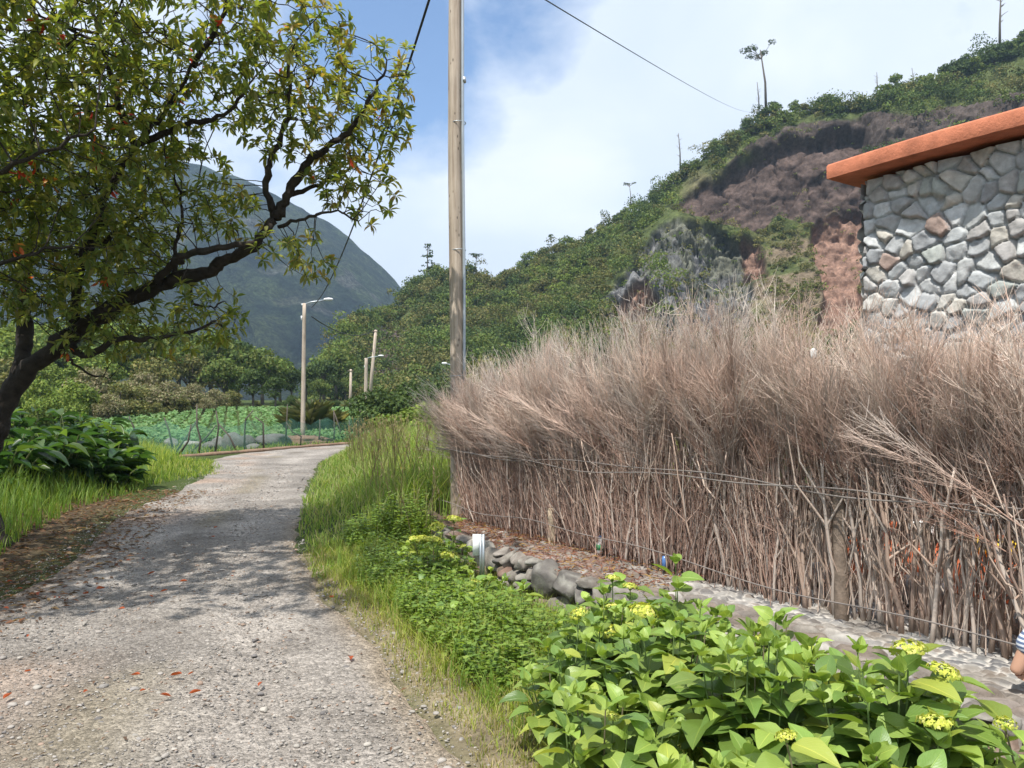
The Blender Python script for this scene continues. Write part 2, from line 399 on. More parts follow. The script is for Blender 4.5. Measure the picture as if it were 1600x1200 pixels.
# ---------------------------------------------------------------- layout functions
RE = np.array([(0.9, -3), (0.55, 0), (0.25, 2), (-.25, 3.74), (-.80, 5.04), (-1.36, 6.3), (-2.05, 7.7), (-2.8, 10), (-3.6, 13.2), (-5.0, 19.4), (-5.9, 24), (-6.1, 28), (-5.2, 32), (-2.5, 35.3), (2, 37.5), (9, 39.5), (20, 42)])
LE = np.array([(-4.6, -3), (-4.5, 0), (-4.45, 2), (-4.4, 4), (-4.5, 6.3), (-4.9, 8.5), (-5.4, 10), (-6.2, 12.4), (-6.9, 16.3), (-8.0, 20.5), (-9.7, 25), (-9.5, 29), (-8.2, 33), (-4.8, 37.5), (1, 41), (9, 43.5), (20, 46)])
def catmull(P, n):
    P = np.asarray(P, float); out = []
    Q = np.vstack([2*P[0]-P[1], P, 2*P[-1]-P[-2]])
    for i in range(1, len(Q)-2):
        for k in range(n):
            t = k/n
            out.append(0.5*((2*Q[i])+(-Q[i-1]+Q[i+1])*t+(2*Q[i-1]-5*Q[i]+4*Q[i+1]-Q[i+2])*t*t+(-Q[i-1]+3*Q[i]-3*Q[i+1]+Q[i+2])*t**3))
    out.append(Q[-2]); return np.array(out)
REs, LEs = catmull(RE, 12), catmull(LE, 12)
def x_right(y): return np.interp(y, REs[:150, 1], REs[:150, 0])
def x_left(y): return np.interp(y, LEs[:140, 1], LEs[:140, 0])
from math import hypot
def poly_in(px, py, poly):
    px = np.asarray(px, float); py = np.asarray(py, float); ins = np.zeros(px.shape, bool); n = len(poly)
    for i in range(n):
        x1, y1 = poly[i]; x2, y2 = poly[(i+1) % n]
        if y1 == y2: continue
        c = ((y1 > py) != (y2 > py)) & (px < (x2-x1)*(py-y1)/(y2-y1)+x1); ins ^= c
    return ins
ROADPOLY = [tuple(a) for a in REs]+[tuple(a) for a in LEs[::-1]]
def on_road(x, y): return poly_in(x, y, ROADPOLY)

FD = np.array([-0.55, 0.835, 0]); FD = FD/np.linalg.norm(FD)          # along the brush fence, away from camera
FN = np.array([-FD[1], FD[0], 0])                                     # towards the road: (-.835,-.55)
POLE = np.array([-.72, 10.1, 0.05])
def fence_pt(s, off=0.0, z=0.0): return POLE-FD*s+FN*off+np.array([0, 0, z])   # s metres from the pole towards the camera
def fence_s(x, y): return -((x-POLE[0])*FD[0]+(y-POLE[1])*FD[1])
def fence_off(x, y): return (x-POLE[0])*FN[0]+(y-POLE[1])*FN[1]
def ledge_w(s): return np.interp(s, [0.5, 2.5, 7, 9], [0.70, 0.95, 1.22, 1.3])

def gh(x, y):
    x = np.asarray(x, float); y = np.asarray(y, float)
    z = 0.05*(fbm(np.stack([x*.35, y*.35, x*0], -1), 3, 5)-0.5)
    dr = x-x_right(y)                                   # right of the road
    near = (y < 34)
    bank = smooth(0.1, 1.4, dr)*smooth(7.5, 10, y)*(1-smooth(24, 34, y))
    z = z+bank*0.42
    z = z+smooth(0.1, 1.0, dr)*(1-smooth(7.5, 10, y))*0.04
    off = fence_off(x, y); s = fence_s(x, y)
    gard = (1-smooth(ledge_w(s)-0.35, ledge_w(s)-0.2, off))*smooth(-0.5, 0.3, s)*(y < 40)
    z = z*(1-gard)+gard*0.21
    dl = x_left(y)-x
    z = z+smooth(0.3, 2.5, dl)*0.12*(y < 26)
    wf = off-ledge_w(s); z = z-.13*smooth(-.05, .05, wf)*(1-smooth(.5, 1.1, wf))*smooth(.3, 1.2, s)*(y < 40)
    far = smooth(42, 75, y)
    z = z+far*1.25+smooth(75, 130, y)*1.5
    z = np.where(on_road(x, y), np.minimum(z, 0)*0.2-0.035, z)
    return z

# ---------------------------------------------------------------- ground sheet
def axis(lo, hi, fine_lo, fine_hi, n, ext):
    f = np.linspace(fine_lo, fine_hi, n)
    a = [-ext*k for k in (1, .5, .25, .12, .07, .045, .03)]
    return np.concatenate([fine_lo+np.array(a), f, fine_hi-np.array(a)[::-1]])
xs = axis(0, 0, -24, 18, 240, 1500); ys = axis(0, 0, -4, 62, 330, 1500)
X, Y = np.meshgrid(xs, ys, indexing='ij')
Z = gh(X, Y)
mb = MB()
c = np.zeros(X.shape+(3,)); c[:] = (0.055, 0.075, 0.022)
lit = smooth(0.0, 1.0, x_left(Y)-X+0.3)*(1-smooth(1.0, 2.2, x_left(Y)-X))*(Y < 14)*(Y > -5)
c = c*(1-lit[..., None])+lit[..., None]*np.array((0.085, 0.062, 0.038))
vr = smooth(-0.2, 0.1, X-x_right(Y))*(1-smooth(0.25, 0.6, X-x_right(Y)))*(Y < 9)
c = c*(1-vr[..., None])+vr[..., None]*np.array((0.25, 0.205, 0.14))
gd = (fence_off(X, Y) < ledge_w(fence_s(X, Y)))*(fence_s(X, Y) > 0)*(Y < 30)
c[gd.astype(bool)] = (0.16, 0.12, 0.09)
gridmesh(mb, np.stack([X, Y, Z], -1), c)
tag(mb.build('ground', M['soil'], smooth_=True), kind='structure')

# ---------------------------------------------------------------- road
n = len(REs); m_ = 46
T = np.linspace(-0.02, 1.02, m_)
L = REs[:, None, :]*(1-T)[None, :, None]+LEs[:, None, :]*T[None, :, None]
# refine along the length
Lr = np.stack([np.interp(np.linspace(0, n-1, 700), np.arange(n), L[:, j, k]) for j in range(m_) for k in (0, 1)], -1).reshape(700, m_, 2)
e = (fbm(np.concatenate([Lr*0.9, Lr[..., :1]*0], -1), 3, 9)-0.5)*0.5*((T < 0.06)[None, :]*-1.0+(T > 0.94)[None, :]*1.0)
Lr[..., 0] -= e*0.9
zz = 0.03*(fbm(np.concatenate([Lr*1.2, Lr[..., :1]*0], -1), 4, 3)-0.5)+0.01*(fbm(np.concatenate([Lr*7, Lr[..., :1]*0], -1), 3, 4)-0.5)
rut = -0.018*np.exp(-((T-0.28)/0.07)**2)-0.018*np.exp(-((T-0.70)/0.07)**2)
zz = zz+rut[None, :]-0.05*((T < 0.01) | (T > 0.99))[None, :]
c = np.zeros(Lr.shape[:2]+(3,)); c[:] = (0.27, 0.248, 0.225)
rr_ = (.13*np.exp(-((T-0.28)/0.09)**2)+.13*np.exp(-((T-0.70)/0.09)**2)-.10*np.exp(-((T-0.49)/0.10)**2)-.10*np.exp(-((T-.06)/.09)**2))[None, :, None]*(.4+1.2*fbm(np.concatenate([Lr*.7, Lr[..., :1]*0+3], -1), 3, 19)[..., None]); c = c*(1+rr_)
pt_ = smooth(.52, .60, fbm(np.concatenate([Lr*1.1, Lr[..., :1]*0+8], -1), 5, 20))[..., None]; c = c*(1-.20*pt_)
mid = np.exp(-((T-0.48)/0.10)**2)[None, :, None]*smooth(0.45, 0.62, fbm(np.concatenate([Lr*.5, Lr[..., :1]*0], -1), 3, 13))[..., None]
c = c*(1-mid*0.35)+mid*0.35*np.array((0.23, 0.19, 0.10))
rd = smooth(0.5, 0.7, fbm(np.concatenate([Lr*.8+4, Lr[..., :1]*0], -1), 3, 31))[..., None]*smooth(0.45, 0.8, T)[None, :, None]
c = c*(1-rd*0.6)+rd*0.6*np.array((0.31, 0.215, 0.155))
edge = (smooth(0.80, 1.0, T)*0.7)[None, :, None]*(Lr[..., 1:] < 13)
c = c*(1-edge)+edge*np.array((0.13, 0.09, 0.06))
edge = (1-smooth(0.0, 0.10, T))[None, :, None]*(Lr[..., 1:] < 12)*0.7
c = c*(1-edge)+edge*np.array((0.27, 0.21, 0.14))
mb = MB(); gridmesh(mb, np.concatenate([Lr, zz[..., None]+0.004], -1)[:, ::-1], c[:, ::-1])
tag(mb.build('road', M['gravel_road'], smooth_=True), kind='structure')

# loose stones over the road: uncountable
def gravel(N, ylo, yhi, slo, shi, pw, tmpl, seed):
    r = np.random.default_rng(seed); mb = MB()
    y = ylo+(yhi-ylo)*r.random(N)**pw; x = x_left(y)-.3+(x_right(y)-x_left(y)+.6)*r.random(N)
    m = (np.abs(x/y) < 0.75); x, y = x[m], y[m]; N = len(x)
    s = slo+(shi-slo)*r.random(N)**3.2
    base = np.array([(0.30, 0.275, 0.25), (0.23, 0.215, 0.20), (0.33, 0.305, 0.27), (0.30, 0.22, 0.17), (0.15, 0.14, 0.135)])
    kk = r.choice(5, N, p=[.4, .22, .17, .12, .09])
    for t in range(6):
        v, f = rock_shape(tmpl, 50+t, 0.3, cuts=5); q = np.arange(N) % 6 == t
        th = r.random(q.sum())*6.28
        B = np.stack([np.stack([np.cos(th), np.sin(th), 0*th], -1), np.stack([-np.sin(th), np.cos(th), 0*th], -1), np.tile([0, 0, 1.0], (q.sum(), 1))], 1)
        sc = np.stack([s[q]*r.uniform(.8, 1.3, q.sum()), s[q]*r.uniform(.6, 1, q.sum()), s[q]*r.uniform(.3, .6, q.sum())], -1)
        inst(mb, v, f, np.stack([x[q], y[q], np.full(q.sum(), 0.003)], -1), B, sc, base[kk[q]]*r.uniform(.8, 1.2, (q.sum(), 1)))
    return mb
mb = gravel(42000, 2.9, 22, .003, .013, 1.9, ICO1, 5)
mb2 = gravel(2600, 2.9, 24, .010, .030, 1.6, ICO2, 6)
for k, l in mb2.f.items(): mb.f.setdefault(k, []).extend([a+mb.n for a in l])
mb.v += mb2.v; mb.c += mb2.c; mb.uv += mb2.uv; mb.n += mb2.n
tag(mb.build('gravel', M['pebble']), 'loose grey and buff stone chips strewn over the track', 'gravel', kind='stuff')

# ---------------------------------------------------------------- leaf templates
def leaf_tmpl(L_=1.0, Wd=0.34, seg=3, droop=0.25, fold=0.10, widest=0.5):
    xs = np.linspace(0, 1, seg+1); v = []; f = []; uv = []
    for x in xs:
        wv = max(0.02, math.sin(math.pi*min(1, x**(math.log(.5)/math.log(widest))))**0.8) if 0 < x < 1 else 0.03
        z = -droop*x*x
        for y, zz in ((-1, fold*wv), (0, 0), (1, fold*wv)): v.append((x*L_, y*wv*Wd/2, z+zz)); uv.append((x, y*wv))
    for i in range(seg):
        for j in range(2): a = i*3+j; f.append((a, a+3, a+4, a+1))
    return np.array(v), np.array(f), np.array(uv)
LEAF = leaf_tmpl(seg=3); LEAF2 = leaf_tmpl(seg=2, droop=.15)
QUAD = (np.array([(-.5, -.5, 0), (.5, -.5, 0.06), (.5, .5, 0), (-.5, .5, 0.06)]), np.array([[0, 1, 2, 3]]))
DIA = (np.array([(-.6, 0, 0), (0, -.36, .08), (.6, 0, 0), (0, .36, .08)]), np.array([[0, 1, 2, 3]]))

def clump(mb, cen, rad, n, size, r, cols, out=0.75, squash=1.0):
    """leaf-sized faces over and inside a lump, normals leaning outward"""
    d = randdir(n, r); d[:, 2] = np.where(d[:, 2] < -0.45, -d[:, 2]*.6, d[:, 2]); d = norm(d)
    k = r.uniform(0.55, 1.06, n)[:, None]
    p = np.asarray(cen)+d*k*np.asarray(rad)*np.array([1, 1, squash])
    nrm = norm(d*out+randdir(n, r)*(1-out*.45))
    t = norm(np.cross(nrm, randdir(n, r)))
    B = np.stack([t, np.cross(nrm, t), nrm], 1)
    c = cols[r.integers(0, len(cols), n)]*r.uniform(.75, 1.25, (n, 1))
    inst(mb, DIA[0], DIA[1], p, B, size*r.uniform(.6, 1.35, n), c)

GREENS = {
 'dark': np.array([(0.055, 0.090, 0.026), (0.066, 0.105, 0.028), (0.045, 0.075, 0.028), (0.085, 0.12, 0.032)]),
 'mid': np.array([(0.10, 0.15, 0.035), (0.08, 0.13, 0.032), (0.125, 0.165, 0.04), (0.15, 0.175, 0.045)]),
 'olive': np.array([(0.15, 0.15, 0.045), (0.115, 0.13, 0.04), (0.19, 0.17, 0.06), (0.10, 0.115, 0.04)]),
 'lime': np.array([(0.15, 0.20, 0.035), (0.12, 0.18, 0.035), (0.18, 0.22, 0.045), (0.10, 0.15, 0.03)]),
 'pale': np.array([(0.24, 0.21, 0.12), (0.19, 0.19, 0.09), (0.28, 0.24, 0.15), (0.15, 0.17, 0.07)]),
}
TRC = {}
def tree_proto(kind, seed, H=6.0, Wd=4.6, leaf=0.34, nl=13, per=110, low=.42):
    """broadleaf tree: tapered trunk, limbs, lumpy crown; origin at its foot; built once per kind"""
    r = np.random.default_rng(seed); cols = GREENS[kind]
    mb = MB(); tb = MB()
    lumps = []
    for i in range(nl):
        a = r.random()*6.28; rr = Wd/2*.68*math.sqrt(r.random()); h = H*r.uniform(low, .86)
        h = h*(1-.25*(rr/(Wd/2)))+(0 if low > .3 else -.05*H); lr = r.uniform(.16, .30)*Wd*(1-.2*rr/(Wd/2))
        lumps.append((rr*math.cos(a), rr*math.sin(a), h, lr))
    lumps.append((0.1, 0, H*.80, .2*Wd))
    hd = H*.36
    tube(tb, [(0, 0, -.4), (.05, .03, hd*.5), (0, .08, hd), (.1, 0, H*.6), (0.05, 0, H*.8)], [.035*H, .026*H, .022*H, .014*H, .006*H], 7)
    for x, y, z, lr in lumps:
        cc = cols*r.uniform(.8, 1.25)
        clump(mb, (x, y, z), lr, int(per*(lr/(.22*Wd))**2), leaf, r, cc, squash=.75)
        tube(tb, [(0, .05, hd*r.uniform(.6, 1)), (x*.45, y*.45, (hd+z)*.5), (x*.95, y*.95, z)], [.014*H, .009*H, .003*H], 5, cap=False)
    t = empty(kind+'_tree' if kind in ('dark', 'olive', 'pale', 'lime') else 'broadleaf_tree', (0, 0, 0))
    t.name = 'tree' if H > 3 else 'bush'
    tb.build('trunk', M['bark_far'], t); mb.build('crown', M['leaf_far'], t)
    return t
USED = set()
def place(proto, x, y, z, s, rz, label, cat, group=None, sz=None):
    if proto.name in USED: o = copy_tree(proto)
    else: o = proto; USED.add(proto.name)
    for k in ('group',):
        if k in o.keys(): del o[k]
    o.location = (x, y, z); o.scale = (s, s, s if sz is None else sz); o.rotation_euler = (0, 0, rz)
    return tag(o, label, cat, group)

def voro(Pq, cell, seed, jitter=.85, sx=1.0):
    """F1,F2 distances and cell id for 2-D points"""
    q = Pq/np.array([cell*sx, cell]); i = np.floor(q).astype(np.int64); best = np.full(q.shape[:-1], 9.); sec = best.copy(); idn = np.zeros(q.shape[:-1]); bx = np.zeros(q.shape)
    for dx in (-1, 0, 1):
        for dy in (-1, 0, 1):
            c0 = i[..., 0]+dx; c1 = i[..., 1]+dy; zz0 = c0*0
            px = c0+.5+(_hash(c0, c1, zz0, seed)-.5)*jitter; py = c1+.5+(_hash(c0, c1, zz0, seed+9)-.5)*jitter
            d = np.hypot(q[..., 0]-px, q[..., 1]-py); h_ = _hash(c0, c1, zz0, seed+5)
            nw = d < best; sec = np.where(nw, best, np.minimum(sec, d)); idn = np.where(nw, h_, idn)
            bx[..., 0] = np.where(nw, q[..., 0]-px, bx[..., 0]); bx[..., 1] = np.where(nw, q[..., 1]-py, bx[..., 1]); best = np.where(nw, d, best)
    return best, sec, idn, bx

# ---------------------------------------------------------------- hill on the right with cliff
ridge = np.array([(486, 655), (500, 615), (515, 572), (540, 520), (570, 505), (610, 495), (625, 470), (640, 446), (680, 434), (730, 442), (790, 446), (850, 408), (900, 380), (960, 348), (1000, 316), (1060, 276), (1120, 238), (1190, 196), (1240, 176), (1300, 172), (1350, 172), (1400, 148), (1450, 134), (1500, 106), (1560, 76), (1600, 62), (1750, -10), (2000, -60), (2400, -40)], float)
def vridge(u): return np.interp(u, ridge[:, 0], ridge[:, 1])
def hill_base(u, v):
    """surface of the hillside in world metres for the column u, row v (v between foot and ridge)"""
    vr = vridge(u); s = (652-v)/(652-vr+1e-6)
    Yb = np.interp(u, [480, 700, 1000, 1300, 1600, 2400], [135, 112, 105, 88, 74, 60]); Yr = np.interp(u, [480, 560, 640, 1000, 1300, 1600, 2400], [150, 165, 200, 200, 190, 180, 190])
    ss = np.clip(s, 0, 1)
    kn = np.linspace(0, 1, 60); sm_ = lambda xp, fp: np.interp(ss, kn, np.convolve(np.pad(np.interp(kn, xp, fp), 3, 'edge'), np.ones(7)/7, 'valid'))
    cA = smooth(1040, 1130, u)*(1-smooth(1420, 1560, u)); cB = smooth(930, 990, u)*(1-smooth(1130, 1200, u))*(1-cA)
    pA = sm_([0, .28, .58, .90, 1], [0, .46, .84, .88, 1]); pB = sm_([0, .10, .62, .82, 1], [0, .18, .44, .74, 1])
    prof = ss*(1-cA-cB)+cA*pA+cB*pB
    Yy = Yb+(Yr-Yb)*prof
    return (u-U0)/F*Yy, Yy, EYE+(V0-v)/F*Yy, s
CLIFFA = [(1045, 322), (1090, 292), (1130, 272), (1170, 248), (1225, 222), (1290, 212), (1352, 205), (1362, 250), (1352, 330), (1310, 322), (1292, 330), (1270, 345), (1215, 330), (1190, 362), (1120, 345)]
LAVA = [(975, 440), (990, 395), (1020, 362), (1060, 345), (1110, 352), (1165, 385), (1172, 420), (1178, 470), (1150, 560), (1000, 560), (950, 510), (935, 470)]
SLIDE = [(1290, 328), (1352, 318), (1358, 390), (1350, 440), (1345, 560), (1262, 560), (1290, 470), (1272, 400), (1268, 350)]
SLIDE2 = [(960, 470), (1010, 440), (1030, 470), (990, 500), (940, 505)]
PATCH = [(1158, 372), (1185, 380), (1200, 430), (1165, 432)]
UPROCK = [(1130, 262), (1220, 205), (1300, 196), (1420, 190), (1500, 172), (1600, 150), (1800, 100), (2300, 100), (2300, 260), (1600, 220), (1360, 260), (1350, 212), (1225, 226)]
RAV = [(560, 520), (600, 500), (640, 520), (625, 610), (575, 615)]
def softpoly(u, v, poly, amp=14, seed=0):
    du = (fbm(np.stack([u/22., v/22., u*0], -1), 4, 70+seed)-.5)*amp*2; dv = (fbm(np.stack([u/22., v/22., u*0+5], -1), 4, 80+seed)-.5)*amp*2
    return poly_in(u+du, v+dv, poly)
uu = np.concatenate([np.arange(486, 1660, 2.6), np.arange(1660, 2400, 12)])
NS = 190
S_ = np.linspace(0, 1, NS)
Ug = np.repeat(uu[:, None], NS, 1); Vg = 652-(652-vridge(Ug))*S_[None, :]
hx, hy, hz, _ = hill_base(Ug, Vg)
P = np.stack([hx, hy, hz], -1)
a_ = softpoly(Ug, Vg, CLIFFA, 8, 1); l_ = softpoly(Ug, Vg, LAVA, 14, 2); s_ = softpoly(Ug, Vg, SLIDE, 8, 3) | softpoly(Ug, Vg, SLIDE2, 8, 6) | softpoly(Ug, Vg, PATCH, 6, 8); r_ = softpoly(Ug, Vg, UPROCK, 10, 4); v_ = softpoly(Ug, Vg, RAV, 10, 5)
def blur(m, k=2):
    m = m.astype(float)
    for _ in range(k):
        m = (m+np.roll(m, 1, 0)+np.roll(m, -1, 0)+np.roll(m, 1, 1)+np.roll(m, -1, 1))/5
    return m
A, Lv, Sl, Rk, Rv = [blur(q) for q in (a_, l_, s_, r_, v_)]
big = (fbm(P*0.035, 4, 21)-.5)*10
wq = (fbm(P*.15, 3, 25)[..., None]-.5)*9; lump = (.5-fbm(P*0.13+wq*.13, 4, 22, True))*10
crag = (fbm(P*np.array([.10, .10, .07]), 4, 24, True)-.5)*6
fine = (.5-fbm(P*0.45, 3, 23, True))*1.5
strata = np.sin(P[..., 2]*.9+fbm(P*.08, 3, 29)*9)*.35
edge0 = smooth(0, .05, S_)[None, :]
cq = np.stack([P[..., 0]*.9+P[..., 1]*.25, P[..., 2]], -1)+np.stack([fbm(P*.12, 4, 51)-.5, fbm(P*.12+7, 4, 52)-.5], -1)*7
k1, k2, kid, kbx = voro(cq*np.array([1, .55]), 4.6, 53, 1.0); m1, m2, mid2, _ = voro(cq+2, 1.9, 54, 1.0)
blk = (kid-.5)*2.6+kbx[..., 0]*1.3*(kid-.4)-1.3*(1-smooth(.0, .10, k2-k1)); blk2 = (mid2-.5)*.9-.6*(1-smooth(0, .16, m2-m1))
disp = (blk*.42+blk2*.30+(fbm(P*.5, 4, 58)-.5)*1.6)*A+(blk2*1.2+blk*.9)*(Lv+Rk*.8+Rv*.8)+blk2*Sl*.6
disp = disp+big*(1-A)*.8+lump*Lv+fine*(.5+Lv*1.2)+crag*(Rk+Rv*.9)+A*((fbm(P*.10, 4, 28)-.5)*4-3.0)+Sl*(-3.5+(.5-fbm(P*.3, 4, 27, True))*5)
N3 = norm(np.array([-.25, -.80, .35]))
P = P+disp[..., None]*N3*edge0[..., None]
veg = 1-np.clip(A+Lv*.8+Sl+Rk*.8+Rv*.7, 0, 1)
col = np.zeros(P.shape)
nz = fbm(P*.12, 4, 33)[..., None]
nf = fbm(P*1.1, 3, 36)[..., None]
bro_ = (smooth(1040, 1110, Ug)*(1-smooth(240, 330, 560-Vg))*smooth(.35, .6, fbm(P*.09, 4, 59)))[..., None]*.85
green = np.array((.055, .075, .028))*(1-nz)+np.array((.10, .115, .04))*nz; green = green*(1-bro_)+bro_*(np.array((.12, .085, .06))*(1-nf)+np.array((.19, .145, .11))*nf)
brown = np.array((.068, .050, .045))*(1-nz)+np.array((.115, .084, .072))*nz
ck = (1-.40*(1-smooth(0, .06, k2-k1)))*(.88+.24*kid); brown = brown*(.7+.6*nf)*(1+.10*strata[..., None]/.35)*ck[..., None]
ck2 = ((1-.6*(1-smooth(0, .14, m2-m1)))*(.75+.5*mid2))[..., None]
nl_ = smooth(.42, .58, fbm(P*.10, 4, 37))[..., None]
lava = (np.array((.09, .092, .10))*(1-nf)+np.array((.19, .19, .19))*nf)*(1-.55*nl_)+np.array((.10, .105, .055))*.55*nl_
lava = lava*ck2
slide = (np.array((.17, .10, .075))*(1-nz)+np.array((.27, .175, .135))*nz)*(.6+.8*nf)
dark = np.array((.050, .040, .037))*(1-nz)+np.array((.095, .076, .066))*nz
col = green*veg[..., None]
for mk, cc in ((Lv, lava), (Rk, dark), (Rv, dark*1.4), (A, brown), (Sl, slide)):
    col = col*(1-mk[..., None])+cc*mk[..., None]
# back slope beyond the ridge
back = []; bc = []
for k, (dy, dz) in enumerate(((6, .5), (25, -1.5), (70, -6), (160, -25), (300, -60))):
    q = P[:, -1].copy(); q[:, 0] *= 1+dy/200.; q[:, 1] += dy; q[:, 2] = np.maximum(q[:, 2]+dz*2, -2); back.append(q); bc.append(np.tile([.06, .08, .03], (len(q), 1)))
PP = np.concatenate([P, np.stack(back, 1)], 1); CC = np.concatenate([col, np.stack(bc, 1)], 1)
mb = MB(); gridmesh(mb, PP, CC)
tag(mb.build('hill', M['hill'], smooth_=False), kind='structure')

# sample hill points for planting
hr = np.random.default_rng(77)
vegmask = veg+0*Ug
def hill_sample(n, cond=None):
    iu = hr.integers(0, len(np.arange(486, 1660, 2.6)), n*3); iv = hr.integers(2, NS, n*3)
    pr = vegmask[iu, iv]
    k = hr.random(n*3) < pr**1.5
    iu, iv = iu[k], iv[k]
    # area weight: prefer even density
    return iu, iv
mb = MB()
iu, iv = hill_sample(3300)
sp = 0
for a, b in zip(iu, iv):
    if sp >= 3100: break
    p = P[a, b]; u, v = Ug[a, b], Vg[a, b]
    vz = vnoise(p[None]*.045, 91)[0]+hr.normal(0, .12); kind = 'dark' if vz < .36 else ('mid' if vz < .52 else ('olive' if vz < .70 else 'lime'))
    if 560 < u < 720: kind = hr.choice(['dark', 'mid', 'olive'], p=[.3, .3, .4])
    small = (u > 1050 and v > 300)
    R0 = (.9+2.6*hr.random()**1.8)*(0.45 if small else 1.0)
    cols = (GREENS[kind]*hr.uniform(.75, 1.2)) if not small else GREENS['olive']*hr.uniform(.7, 1.3)
    nn = int(70*(R0/2)**1.3)+16
    cen = p+np.array([0, -.3*R0, .55*R0])
    clump(mb, cen, R0, int(nn*1.5), .42 if not small else .34, hr, cols, squash=hr.uniform(.6, 1.0))
    clump(mb, cen+hr.normal(size=3)*R0*.6, R0*.55, nn//2, .4 if not small else .34, hr, cols*1.1, squash=.8)
    sp += 1
# small scrub on lava, cliff shelves and the dark rock
iu = hr.integers(0, 450, 9000); iv = hr.integers(2, NS, 9000)
pr = ((Lv*.50+Rk*.5+Rv*.4+Sl*.07+A*.05)*smooth(.38, .6, fbm(P*.10, 3, 57))*1.3)[iu, iv]; k = hr.random(9000) < pr
for a, b in zip(iu[k], iv[k]):
    R0 = hr.uniform(.4, 1.1); clump(mb, P[a, b]+np.array([0, -.3, .3]), R0, 18, .32, hr, GREENS['olive' if hr.random() < .6 else 'mid']*hr.uniform(.8, 1.3), squash=.7)
iu = hr.integers(210, 450, 5000); iv = hr.integers(2, 130, 5000); k = hr.random(5000) < .30*smooth(.35, .6, fbm(P[iu, iv]*.14, 3, 60))*vegmask[iu, iv]
for a, b in zip(iu[k], iv[k]):
    R0 = .5+1.6*hr.random()**2; clump(mb, P[a, b]+np.array([0, -.3, .4]), R0, int(30*R0)+12, .30, hr, GREENS[['olive', 'mid', 'lime', 'dark'][hr.integers(0, 4)]]*hr.uniform(.8, 1.25), squash=.8)
tag(mb.build('hillside_scrub', M['leaf_far']), 'dense mixed woodland and scrub covering the slope below the ridge', 'woodland', kind='stuff')

# individually visible trees along the ridge
protos = [tree_proto('dark', 1), tree_proto('mid', 2, 5.5, 5.2), tree_proto('olive', 3, 5.0, 5.0), tree_proto('dark', 4, 6.5, 4.2), tree_proto('mid', 5, 6.2, 4.4)]
nr = 0; ucur = 520.
side = {0: 'dark', 1: 'mid green', 2: 'olive', 3: 'dark upright', 4: 'green'}
while ucur < 1640:
    i = int(np.argmin(abs(uu-ucur))); p = P[i, -1-hr.integers(0, 6)]
    k = int(hr.integers(0, 5)); s = hr.uniform(.75, 1.45)
    if 820 < ucur < 1130: s *= .85
    where = 'low left end of the hill' if ucur < 700 else ('middle of the wooded ridge' if ucur < 1000 else ('ridge above the brown cliff' if ucur < 1360 else 'ridge above the orange roof'))
    place(protos[k], p[0], p[1], p[2]-2.1*s, s, hr.random()*6.28, side[k]+' broadleaf tree on the '+where, 'tree', 'broadleaf trees along the '+('ridge top' if ucur > 700 else 'low hill end'))
    ucur += hr.uniform(9, 19)
# big crowns that stand out on the slope
for k_ in range(70):
    for _ in range(40):
        a = hr.integers(0, 250); b = hr.integers(15, NS-25)
        if vegmask[a, b] > .8 and Ug[a, b] < 1010: break
    p = P[a, b]; k = int(hr.integers(0, 5)); s = hr.uniform(.7, 1.15)
    place(protos[k], p[0], p[1], p[2]-1.2, s, hr.random()*6.28, side[k]+' tree standing out of the woodland on the slope', 'tree', 'larger trees on the wooded slope')

# thin ridge-line trees
def pine(name, u, vb, vt, Y, lean, label, kind='umbrella', seed=0):
    r = np.random.default_rng(seed); b = W(u, vb, Y); t = W(u+lean, vt, Y); H = t[2]-b[2]
    o = empty(name, b); tb = MB(); cb = MB()
    mid = (b+t)/2+np.array([-lean*.06*Y/200, 0, 0]); q = np.array([b-b, mid-b, t-b])
    tube(tb, q, [H*.022, H*.016, H*.007], 6)
    if kind == 'umbrella':
        for k in range(9):
            a = r.random()*6.28; e = t-b+np.array([math.cos(a), math.sin(a), r.uniform(-.3, .1)])*H*r.uniform(.1, .24)
            tube(tb, [(t-b)*.86, (t-b)*.9+(e-(t-b)*.9)*.6, e], [H*.006, .004*H, .002*H], 4, cap=False)
            clump(cb, e, H*r.uniform(.05, .10), 70, H*.022, r, GREENS['dark']*.8, squash=.55)
    elif kind == 'conifer':
        for k in range(22):
            f = r.uniform(.25, 1); a = r.random()*6.28; ln = H*.22*(1.15-f); c0 = (t-b)*f
            e = c0+np.array([math.cos(a), math.sin(a), -.1])*ln
            tube(tb, [c0, e], [H*.005, .002*H], 4, cap=False)
            clump(cb, e, H*.07, 14, H*.045, r, GREENS['dark']*.9, squash=.5)
    else:
        for k in range(11):
            f = r.uniform(.35, .95); a = r.random()*6.28; c0 = (t-b)*f
            tube(tb, [c0, c0+np.array([math.cos(a), math.sin(a), .7])*H*r.uniform(.04, .12)], [H*.006, .002*H], 4, cap=False)
    tb.build('trunk', M['bark_far'], o)
    if kind != 'snag': cb.build('crown', M['leaf_far'], o)
    return tag(o, label, 'tree')
pine('umbrella_pine', 1197, 180, 78, 195, -9, 'tall lone pine with a small flat crown on the bare skyline', seed=1)
pine('dead_tree', 1186, 180, 128, 196, -3, 'short bare dead stem just left of the lone skyline pine', 'snag', 2)
pine('dead_tree', 1063, 270, 208, 196, -3, 'thin bare dead tree on the ridge left of the cliff', 'snag', 3)
pine('umbrella_pine', 986, 325, 286, 196, -3, 'tiny flat topped tree low on the ridge shoulder', seed=4)
pine('dead_tree', 1562, 85, -12, 182, 2, 'tall bare dead tree on the skyline near the right edge', 'snag', 5)
pine('dead_tree', 1371, 165, 113, 188, -1, 'bare pointed stump on the ridge left of the orange roof peak', 'snag', 6)
